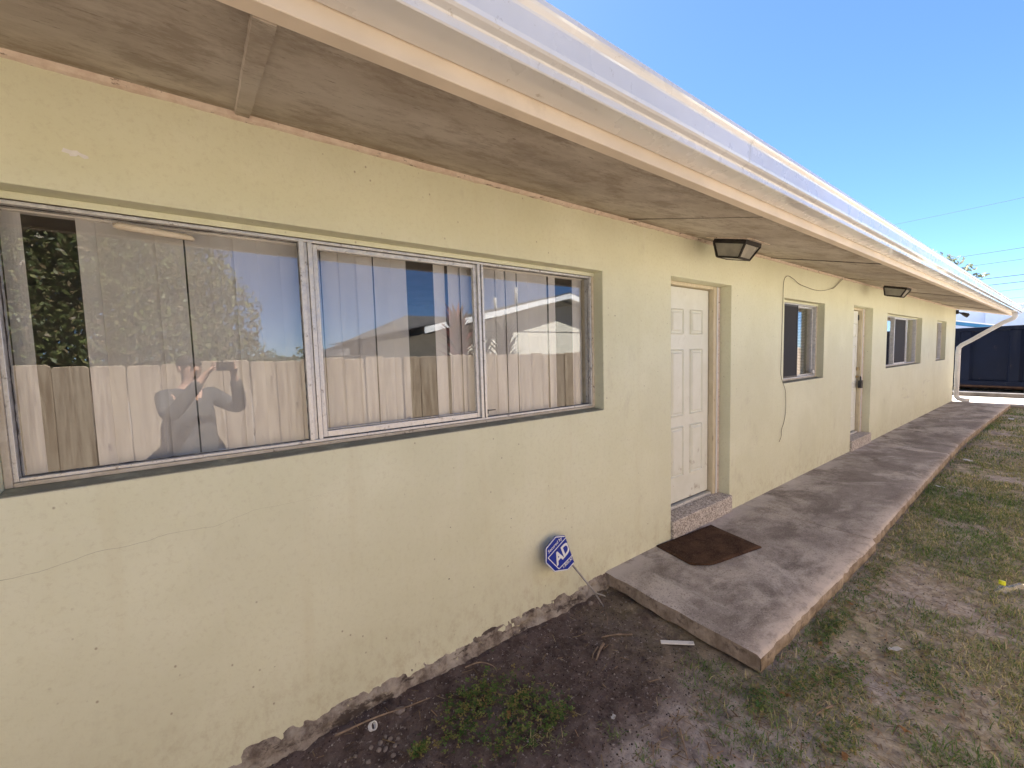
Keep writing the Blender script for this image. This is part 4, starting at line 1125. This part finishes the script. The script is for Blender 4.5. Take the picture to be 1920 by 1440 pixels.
def tree(loc, blobs, label, limbs, per=900, size=.13, cols=((.04, .075, .018), (.06, .10, .022), (.08, .115, .03), (.03, .055, .016)), drop=.5, group=None, name='tree'):
    root = empty(name, loc, label, 'tree', group)
    bm = NB(); L = Vector(loc)
    for pts, r0, r1 in limbs:
        P = smoothpath([L + Vector(p) for p in pts], 5); n = len(P); tube(bm, P, [r0 + (r1 - r0) * i / (n - 1) for i in range(n)], 9)
    obj('trunk', bm, 'bark', root, smooth=True)
    leaf_crown('crown', [((L.x + c[0], L.y + c[1], L.z + c[2]), r) for c, r in blobs], per, size, cols, root, drop=drop)
    return root
blobs = [((0, 0, 4.2), (2.2, 1.9, 1.9)), ((1.6, .4, 3.6), (1.5, 1.3, 1.5)), ((-1.8, .2, 4.4), (2.0, 1.8, 1.8)), ((.6, .9, 2.6), (1.7, 1.2, 1.1)), ((2.5, .6, 2.7), (1.0, .9, 1.15)), ((-1.9, .9, 2.6), (1.8, 1.2, 1.3)), ((.2, .3, 5.6), (1.8, 1.6, 1.3)), ((2.9, .8, 1.9), (.7, .7, .7)), ((-3.6, .5, 3.6), (1.6, 1.5, 1.9)), ((1.9, .2, 4.7), (1.1, 1.0, 1.0))]
blobs += [((-.8, 1.6, 2.0), (2.0, .8, .8)), ((1.6, 1.5, 2.0), (1.5, .7, .7)), ((-3.2, 1.5, 2.2), (1.6, .8, .9))]
tree((-2.9, -7.4, 0), blobs, 'large spreading tree with drooping leaves behind the fence', [([(0, 0, -.1), (.1, 0, 1.0), (0, .1, 2.0), (.1, 0, 3.4), (.2, .1, 5.2)], .24, .06), ([(0, .05, 1.6), (.7, .4, 2.4), (1.7, .6, 3.4)], .13, .03), ([(0, .05, 1.5), (-.8, .4, 2.2), (-2.0, .5, 3.6)], .14, .03), ([(.05, .05, 2.2), (.4, .9, 2.7), (.8, 1.5, 3.2)], .09, .02), ([(.0, .0, 2.6), (-.3, .8, 3.3), (-.5, 1.4, 4.0)], .08, .02)], per=5600, size=.105, cols=((.09, .11, .035), (.13, .145, .05), (.17, .165, .07), (.06, .075, .025), (.15, .11, .055)))

def cordyline(x, y, h, n, label, red):
    root = empty('cordyline', (x, y, 0), label, 'plant', 'cordyline plants behind the fence')
    bm = NB(); tube(bm, [(x, y, -.05), (x + .02, y, h * .5), (x, y + .02, h)], [.03, .026, .02], 8); obj('stem', bm, 'bark', root, smooth=True)
    Vs = []; Fs = []; Cs = []; b = 0
    for k in range(n):
        a = k * 2.4 + random.uniform(-.3, .3); z0 = h - .75 * (1 - k / n) + random.uniform(-.05, .05); e = .35 + 1.05 * (k / n) ** .8 + random.uniform(-.15, .15); L = random.uniform(.45, .66); w = random.uniform(.045, .065)
        d = Vector((math.cos(a), math.sin(a), 0)); s = Vector((-d.y, d.x, 0)); p = Vector((x, y, z0)); col = random.choice(((.12, .025, .03), (.20, .045, .045), (.07, .02, .025), (.30, .10, .09)) if red else ((.03, .035, .018), (.055, .03, .025), (.045, .05, .022)))
        for j in range(7):
            t = j / 6; ww = w * math.sin(math.pi * min(1, .12 + t * .88)) ** .8; ang = e - .9 * t * t
            for sg in (-1, 1): Vs.append(p + s * sg * ww / 2 + Vector((0, 0, .012 * abs(sg)))); Cs.append(col)
            p = p + (d * math.cos(ang) + Vector((0, 0, math.sin(ang)))) * L / 6
        for j in range(6): Fs.append((b + 2 * j, b + 2 * j + 1, b + 2 * j + 3, b + 2 * j + 2))
        b += 14
    obj_ = link('leaves', mesh_np('leaves', np.array([tuple(v) for v in Vs]), np.array(Fs), np.array(Cs)), 'leaf', root)
cordyline(3.02, -3.45, 2.14, 110, 'tall red-leaved cordyline behind the fence', True)
cordyline(3.86, -3.40, 1.90, 120, 'bushy dark cordyline nearer the gable behind the fence', False)
cordyline(3.48, -3.5, 1.66, 80, 'small dark cordyline between the two larger ones', False)

# neighbour's gabled house
def neighbour():
    yw = -6.33; root = empty('neighbour_house', (7.4, yw - 3, 0), 'cream stucco house with a white gable edge behind the fence', 'house')
    cx = 7.9; hw = 3.6; zr = 3.5; sl = .235; ov = .35
    bm = NB(); x0, x1 = cx - hw, cx + hw; ze = 3.12 - sl * hw * 1.0
    # gable wall with a horizontal joint line
    v = [(x0, 0), (x1, 0), (x1, 2.30), (x0, 2.30)]
    y = yw
    box(bm, x0, x1, y - 9, y, -.1, 2.40)
    A = [bm.verts.new((x0 + .01, y - .012, 2.425)), bm.verts.new((x1 - .01, y - .012, 2.425)), bm.verts.new((cx, y - .012, 2.425 + sl * hw + .04))]; B = [bm.verts.new((p.co.x, y - 9, p.co.z)) for p in A]
    bm.faces.new(A); bm.faces.new(B[::-1]); [bm.faces.new((A[i], B[i], B[(i + 1) % 3], A[(i + 1) % 3])) for i in range(3)]
    obj('wall', bm, 'neighbour_stucco', root)
    bm = NB(); box(bm, x0 + .02, x1 - .02, y - .01, y + .004, 2.402, 2.423); obj('joint_strip', bm, 'putty', root)
    yf = y + ov
    bm = NB(); ex = hw + .75; zt = zr; ze = zr - sl * ex
    pr = [(cx - ex, ze), (cx, zt), (cx + ex, ze), (cx + ex, ze - .03), (cx, zt - .03), (cx - ex, ze - .03)]
    A = [bm.verts.new((x, yf, z)) for x, z in pr]; B = [bm.verts.new((x, y - 9.6, z)) for x, z in pr]
    bm.faces.new(A); bm.faces.new(B[::-1]); [bm.faces.new((A[i], A[(i + 1) % 6], B[(i + 1) % 6], B[i])) for i in range(6)]
    obj('roof', bm, 'shingle_dark', root)
    bm = NB()
    for s in (-1, 1):
        pr = [(cx, zt - .032), (cx + s * ex, ze - .032), (cx + s * ex, ze - .17), (cx, zt - .17)]
        A = [bm.verts.new((x, yf + .02, z)) for x, z in pr]; B = [bm.verts.new((x, yf - .02, z)) for x, z in pr]
        bm.faces.new(A); bm.faces.new(B[::-1]); [bm.faces.new((A[i], A[(i + 1) % 4], B[(i + 1) % 4], B[i])) for i in range(4)]
    obj('barge_board', bm, 'white_trim', root)
    bm = NB()
    for s in (-1, 1):
        v = [bm.verts.new(p) for p in ((cx, yf - .02, zt - .15), (cx + s * ex, yf - .02, ze - .15), (cx + s * ex, y - 9, ze - .15), (cx, y - 9, zt - .15))]; bm.faces.new(v)
    obj('soffit', bm, 'neighbour_soffit', root)
    for x, z, r, h in ((cx - .15, 3.35, .06, .65), (cx - .95, 3.2, .045, .42)):
        bm = NB(); tube(bm, [(x, y - 2, z - .2), (x, y - 2, z + h)], r, 10); obj('vent_pipe', bm, 'pipe_metal', root, smooth=True)
neighbour()
# farther neighbour with a dark roof
root = empty('dark_roofed_house', (5.6, -13, 0), 'house with a low dark roof farther behind the fence', 'house')
bm = NB(); box(bm, 3.6, 12, -18, -12.2, 0, 2.0); obj('wall', bm, 'neighbour_soffit', root)
bm = NB(); A = [bm.verts.new(p) for p in ((2.9, -11.8, 1.95), (12.6, -11.8, 1.95), (12.6, -15, 3.7), (6.6, -15, 3.7))]; bm.faces.new(A)
B = [bm.verts.new(p) for p in ((2.9, -18.4, 1.95), (12.6, -18.4, 1.95))]; bm.faces.new((A[0], A[3], B[0])); bm.faces.new((A[3], A[2], B[1], B[0])); bm.faces.new((A[0], B[0], B[1], A[1])); bm.faces.new((A[1], B[1], A[2]))
obj('roof', bm, 'shingle_dark', root)
for (x, y, z, r, l) in ((3.6, -19.5, 1.6, 1.3, 'rounded bushy tree left of the low dark roof'), (1.8, -24, 1.5, 1.4, 'distant bushy tree between the large tree and the low dark roof')):
    tree((x, y, 0), [((0, 0, z), (r, r, r * .8)), ((r * .7, 0, z - .2), (r * .7, r * .7, r * .6))], l, [([(0, 0, -.1), (0, 0, .6), (.1, 0, z)], .12, .04)], per=700, size=.2, drop=0)
root = empty('long_shed', (-3, -27, 0), 'long low building far behind the large tree', 'building')
bm = NB(); box(bm, -9, 3.4, -30, -26, 0, 2.0); obj('wall', bm, 'peach_wall', root)
bm = NB(); box(bm, -9.3, 3.7, -30.3, -25.7, 2.003, 2.12); obj('roof', bm, 'shingle_dark', root)

# ------------------------------------------------------------------ beyond the end of the house
bm = NB(); box(bm, 19.28, 19.46, -3.6, 3.2, .085, .225)
kb = obj('kerb', bm, 'kerb', bevel=.03, seg=3); tag(kb, 'low dirty concrete kerb in front of the dumpster', 'kerb')
def dumpster():
    a = Vector((20.9, -2.3, 0)); d = Vector((.25, .97, 0)).normalized(); s = Vector((-d.y, d.x, 0)) ; s = Vector((d.y, -d.x, 0))
    M = Matrix(((d.x, -d.y, 0, a.x), (d.y, d.x, 0, a.y), (0, 0, 1, .09), (0, 0, 0, 1)))
    # local: x along the visible side, y away to the left/back, z up; visible side is y=+? chosen so the camera sees y=Wd
    root = empty('roll_off_dumpster', (a.x + d.x * 3, a.y + d.y * 3, .09), 'dark blue steel roll-off dumpster parked beyond the walkway', 'dumpster')
    L, Wd, z0, z1 = 6.8, 2.3, .22, 2.17
    bm = NB(); box(bm, 0, L, 0, .05, z0, z1, M); box(bm, 0, L, -Wd, -Wd + .05, z0, z1, M); box(bm, 0, .05, -Wd + .05, 0, z0, z1, M); box(bm, L - .05, L, -Wd + .05, 0, z0, z1, M); box(bm, .05, L - .05, -Wd + .05, 0, z0, z0 + .05, M)
    bd = obj('body', bm, 'dumpster_paint', root, bevel=.008)
    bm = NB(); tube(bm, [M @ Vector((-.05, .06, z1)), M @ Vector((L + .05, .06, z1))], 1, 12, rect=(.12, .14)); obj('top_rail', bm, 'dumpster_paint', root)
    bm = NB(); box(bm, -.03, L + .03, .05, .13, z0 + .0, z0 + .16, M); obj('bottom_rail', bm, 'dumpster_paint', root, bevel=.01)
    k = .12
    while k < L:
        bm = NB(); v = box(bm, k, k + .34, .051, .13, z0 + .162, z1 - .075, M)
        for q, dx in ((2, -.06), (6, -.06), (3, .06), (7, .06)): v[q].co += (M.to_3x3() @ Vector((dx, 0, 0)))
        obj('rib', bm, 'dumpster_paint', root, bevel=.008); k += 1.15
    for y in (-.45, -Wd + .45):
        bm = NB(); box(bm, .1, L - .1, y - .06, y + .06, .08, z0 - .002, M); obj('skid', bm, 'rust', root)
    bm = NB(); box(bm, .0, L, .0, .125, z0 - .055, z0 - .003, M); obj('flange', bm, 'rust', root)
    for x in (.5, L - 1.0):
        for y in (-.12, -Wd + .12):
            bm = NB(); tube(bm, [M @ Vector((x, y - .1, .11)), M @ Vector((x, y + .1, .11))], .11, 16); obj('wheel', bm, 'rust', root, smooth=False)
dumpster()
# pale warehouse and a small blue-trimmed building behind the dumpster
root = empty('warehouse', (48, 4, 0), 'tall pale blue warehouse wall behind the dumpster', 'building')
bm = NB(); box(bm, 44, 60, -3, 1.75, 0, 4.3); box(bm, 44.3, 60, 1.752, 14, 0, 4.3); obj('wall', bm, 'pale_blue_wall', root, bevel=.02)
bm = NB(); box(bm, 43.9, 60.2, -3.1, 14.1, 4.303, 4.4); obj('roof', bm, 'white_trim', root)
root = empty('blue_trimmed_shed', (34, 3, 0), 'low peach building with a sloping bright blue roof edge behind the dumpster', 'building')
bm = NB(); box(bm, 32, 38, .95, 6, 0, 2.35); obj('wall', bm, 'peach_wall', root)
bm = NB(); pr = [(.2, 2.42), (6.5, 3.95), (6.5, 4.12), (.2, 2.59)]
A = [bm.verts.new((31.6, y, z)) for y, z in pr]; B = [bm.verts.new((38.4, y, z)) for y, z in pr]; bm.faces.new(A); bm.faces.new(B[::-1]); [bm.faces.new((A[i], A[(i + 1) % 4], B[(i + 1) % 4], B[i])) for i in range(4)]
rf = obj('roof', bm, 'blue_trim', root)
bm = NB(); A = [bm.verts.new((31.58, y, z)) for y, z in [(.2, 2.595), (6.5, 4.125), (6.5, 4.19), (.2, 2.66)]]; B = [bm.verts.new((38.4, v.co.y, v.co.z)) for v in A]; bm.faces.new(A); bm.faces.new(B[::-1]); [bm.faces.new((A[i], A[(i + 1) % 4], B[(i + 1) % 4], B[i])) for i in range(4)]
obj('roof_edge', bm, 'white_trim', root)
# pine whose top shows over the gutter
tree((31, 2.6, 0), [((0, -.85, 6.05), (.5, .4, .22)), ((0, -1.3, 5.6), (.5, .38, .2)), ((0, -1.72, 5.15), (.4, .3, .16)), ((.1, -.2, 6.3), (.6, .6, .35)), ((0, .6, 5.7), (.9, .9, .8)), ((.3, .5, 6.7), (.5, .6, .3))], 'pine top showing above the gutter at the far end of the roof', [([(0, 0, -.1), (.05, 0, 2), (0, 0, 4), (.1, 0, 6.1)], .2, .03), ([(0, 0, 5.0), (0, -.6, 5.5), (0, -1.3, 5.6)], .06, .02), ([(0, 0, 4.7), (0, -.8, 5.0), (0, -1.7, 5.15)], .06, .02)], per=260, size=.30, cols=((.16, .19, .12), (.12, .15, .09), (.24, .25, .17)), drop=-.4, name='pine_tree')
# utility wires on poles
def wires():
    Xw = 45
    for y, l in ((-16, 'wooden utility pole carrying the wires, right of the warehouse'), (24, 'wooden utility pole carrying the wires, hidden side of the house')):
        r = empty('utility_pole', (Xw, y, 0), l, 'pole', 'utility poles'); bm = NB(); tube(bm, [(Xw, y, -.2), (Xw, y, 12.4)], [.16, .11], 10); obj('pole', bm, 'bark', r, smooth=True)
        bm = NB(); box(bm, Xw - .06, Xw + .06, y - 1, y + 1, 8.9, 9.02); obj('crossarm', bm, 'bark', r)
    for z0, r, l in ((8.25, .016, 'topmost thin wire of the lower bundle in the sky above the gutter end'), (7.47, .016, 'second thin wire down in the sky above the gutter end'), (6.41, .028, 'thick upper wire crossing the sky at the gutter end'), (5.93, .026, 'thick lower wire crossing the sky at the gutter end'), (5.42, .016, 'faint wire just under the thick pair'), (4.85, .012, 'lowest faint wire near the gutter end'), (11.65, .010, 'faint high wire crossing the blue sky')):
        P = []
        for k in range(17):
            y = 24 - 40 * k / 16; u = k / 16 * 2 - 1; u0 = (24 - 1) / 40 * 2 - 1
            P.append((Xw + .02 * z0, y, z0 + .55 * (u * u - u0 * u0)))
        bm = NB(); tube(bm, P, r, 6); tag(obj('utility_wire', bm, 'wire_black'), l, 'wire', 'utility wires')
wires()

# ------------------------------------------------------------------ the photographer, mirrored in the long window
def photographer():
    f = Vector((FWD.x, FWD.y, 0)).normalized(); r = Vector((f.y, -f.x, 0)); o0 = Vector((CAM.x, CAM.y, 0)) - f * .50
    def w(p): return o0 + r * p[0] + f * p[1] + Vector((0, 0, p[2]))
    root = empty('person', o0, 'person in a dark long-sleeved top holding up a phone, mirrored in the long window', 'person')
    def skin(name, pts, edges, mat, parent, root_i=0, sub=2):
        me = bpy.data.meshes.new(name); me.from_pydata([w(p[:3]) for p in pts], edges, [])
        o = link(name, me, mat, parent); sk = o.modifiers.new('Skin', 'SKIN'); sk.use_smooth_shade = True
        for i, p in enumerate(pts):
            q = p[3] if len(p) > 3 else .05; me.skin_vertices[0].data[i].radius = (q if not isinstance(q, tuple) else q[0], q if not isinstance(q, tuple) else q[1])
            me.skin_vertices[0].data[i].use_root = (i == root_i)
        s = o.modifiers.new('Sub', 'SUBSURF'); s.levels = sub; s.render_levels = sub
        return o
    pts = [(0, 0, .98, (.15, .12)), (0, .0, 1.15, (.145, .11)), (0, .0, 1.34, (.16, .12)), (0, .0, 1.50, (.11, .085)), (0, .02, 1.585, .058), (0, .035, 1.66, (.065, .07)), (0, .045, 1.74, (.078, .092)), (0, .03, 1.82, (.07, .085))]
    edges = [(i, i + 1) for i in range(7)]
    def add(prev, chain):
        for p in chain: pts.append(p); edges.append((prev, len(pts) - 1)); prev = len(pts) - 1
        return prev
    for s in (-1, 1):
        add(3, [(s * .18, 0, 1.49, .068), (s * .255, .12, 1.40, .050), (s * .30, .22, 1.34, .043), (s * .22, .32, 1.50, .040), (s * .125, .405, 1.675, .027), (s * .10, .44, 1.725, (.034, .018)), (s * .088, .462, 1.752, (.036, .015))])
        add(0, [(s * .10, .0, .90, .095), (s * .11, .02, .70, .078), (s * .115, .03, .50, .058), (s * .115, .01, .34, .056), (s * .115, -.02, .12, .038), (s * .115, .0, .05, .042), (s * .125, .12, .035, .035)])
    body = skin('body', pts, edges, 'skin', root)
    # fingers curled on the back edge of the phone
    for s in (-1, 1):
        for k, dz in enumerate((.032, .012, -.008, -.027)):
            skin('finger', [(s * .090, .452, 1.750 + dz, .0095), (s * .096, .472, 1.755 + dz, .0085), (s * .088, .4835, 1.757 + dz, .008), (s * .074, .4855, 1.758 + dz, .007)], [(0, 1), (1, 2), (2, 3)], 'skin', body, sub=1)
        skin('thumb', [(s * .085, .445, 1.728, .011), (s * .078, .456, 1.742, .0095), (s * .060, .464, 1.750, .008)], [(0, 1), (1, 2)], 'skin', body, sub=1)
    # clothes
    sp = [(0, 0, .80, (.205, .17)), (0, 0, .95, (.20, .165)), (0, .0, 1.14, (.195, .165)), (0, .0, 1.34, (.195, .155)), (0, .0, 1.495, (.13, .10)), (0, .012, 1.55, (.075, .07))]; se = [(0, 1), (1, 2), (2, 3), (3, 4), (4, 5)]
    for s in (-1, 1):
        b = len(sp); sp += [(s * .19, 0, 1.485, .088), (s * .255, .12, 1.40, .074), (s * .30, .22, 1.34, .066), (s * .225, .315, 1.495, .058), (s * .145, .385, 1.64, .046)]; se += [(4, b), (b, b + 1), (b + 1, b + 2), (b + 2, b + 3), (b + 3, b + 4)]
    skin('shirt', sp, se, 'shirt', body)
    sp = [(0, 0, .97, (.17, .14))]; se = []
    for s in (-1, 1):
        b = len(sp); sp += [(s * .105, .0, .87, .115), (s * .115, .02, .70, .102), (s * .118, .03, .54, .098)]; se += [(0, b), (b, b + 1), (b + 1, b + 2)]
    skin('shorts', sp, se, 'shorts', body)
    # head details
    bm = NB(); bmesh.ops.create_icosphere(bm, subdivisions=3, radius=1)
    for v in bm.verts:
        k = 1 + .05 * noise.noise(v.co * 5); p = v.co * k
        if p.z < -.05 and p.y > -.35: p.z = max(p.z, -.05) ; p.y = min(p.y, .3)
        v.co = w((p.x * .087, .028 + p.y * .103, 1.772 + p.z * .098))
    obj('hair', bm, 'hair', body, smooth=True)
    for s in (-1, 1):
        bm = NB(); bmesh.ops.create_icosphere(bm, subdivisions=2, radius=1)
        for v in bm.verts: v.co = w((s * .084 + v.co.x * .009, .03 + v.co.y * .019, 1.735 + v.co.z * .032))
        obj('ear', bm, 'skin', body, smooth=True)
    bm = NB(); v = [bm.verts.new(w(p)) for p in ((0, .128, 1.765), (-.017, .126, 1.718), (.017, .126, 1.718), (0, .158, 1.722))]
    for t_ in ((0, 1, 3), (0, 3, 2), (1, 2, 3), (0, 2, 1)): bm.faces.new([v[i] for i in t_])
    obj('nose', bm, 'skin', body, bevel=.004)
    for s in (-1, 1):
        bm = NB(); bmesh.ops.create_icosphere(bm, subdivisions=2, radius=.012)
        for v in bm.verts: v.co = w((s * .033 + v.co.x, .122 + v.co.y, 1.75 + v.co.z * .6))
        obj('eye', bm, 'hair', body, smooth=True)
    bm = NB(); box(bm, -.025, .025, .117, .127, 1.686, 1.694); 
    for v in bm.verts: v.co = w(v.co)
    obj('mouth', bm, 'rust', body, bevel=.003)
    for s in (-1, 1):
        bm = NB(); tube(bm, [w((s * .115, -.09, .045)), w((s * .115, -.05, .055)), w((s * .118, .05, .052)), w((s * .125, .14, .038)), w((s * .128, .185, .03))], [.035, .048, .05, .045, .025], 12); obj('shoe', bm, 'shoe', body, smooth=True)
    # the phone, just behind the lens
    X, Y, Z = Vector(MR[0]), Vector(MR[1]), Vector(MR[2]); c = CAM - Z * .016
    M = Matrix(((X.x, Y.x, Z.x, c.x), (X.y, Y.y, Z.y, c.y), (X.z, Y.z, Z.z, c.z), (0, 0, 0, 1)))
    ph = empty('phone', c, 'black phone held up in both hands, mirrored in the long window', 'phone')
    bm = NB(); box(bm, -.078, .078, -.058, .018, -.008, 0, M); obj('case', bm, 'phone_black', ph, bevel=.004)
    bm = NB(); box(bm, -.03, .022, -.022, .014, .0005, .003, M); obj('camera_plate', bm, 'phone_black', ph, bevel=.002)
    for x, y in ((-.018, 0), (-.018, -.014), (.008, -.007)):
        bm = NB(); tube(bm, [M @ Vector((x, y, .003)), M @ Vector((x, y, .0055))], .0062, 16); obj('lens', bm, 'dark_glass', ph)
photographer()
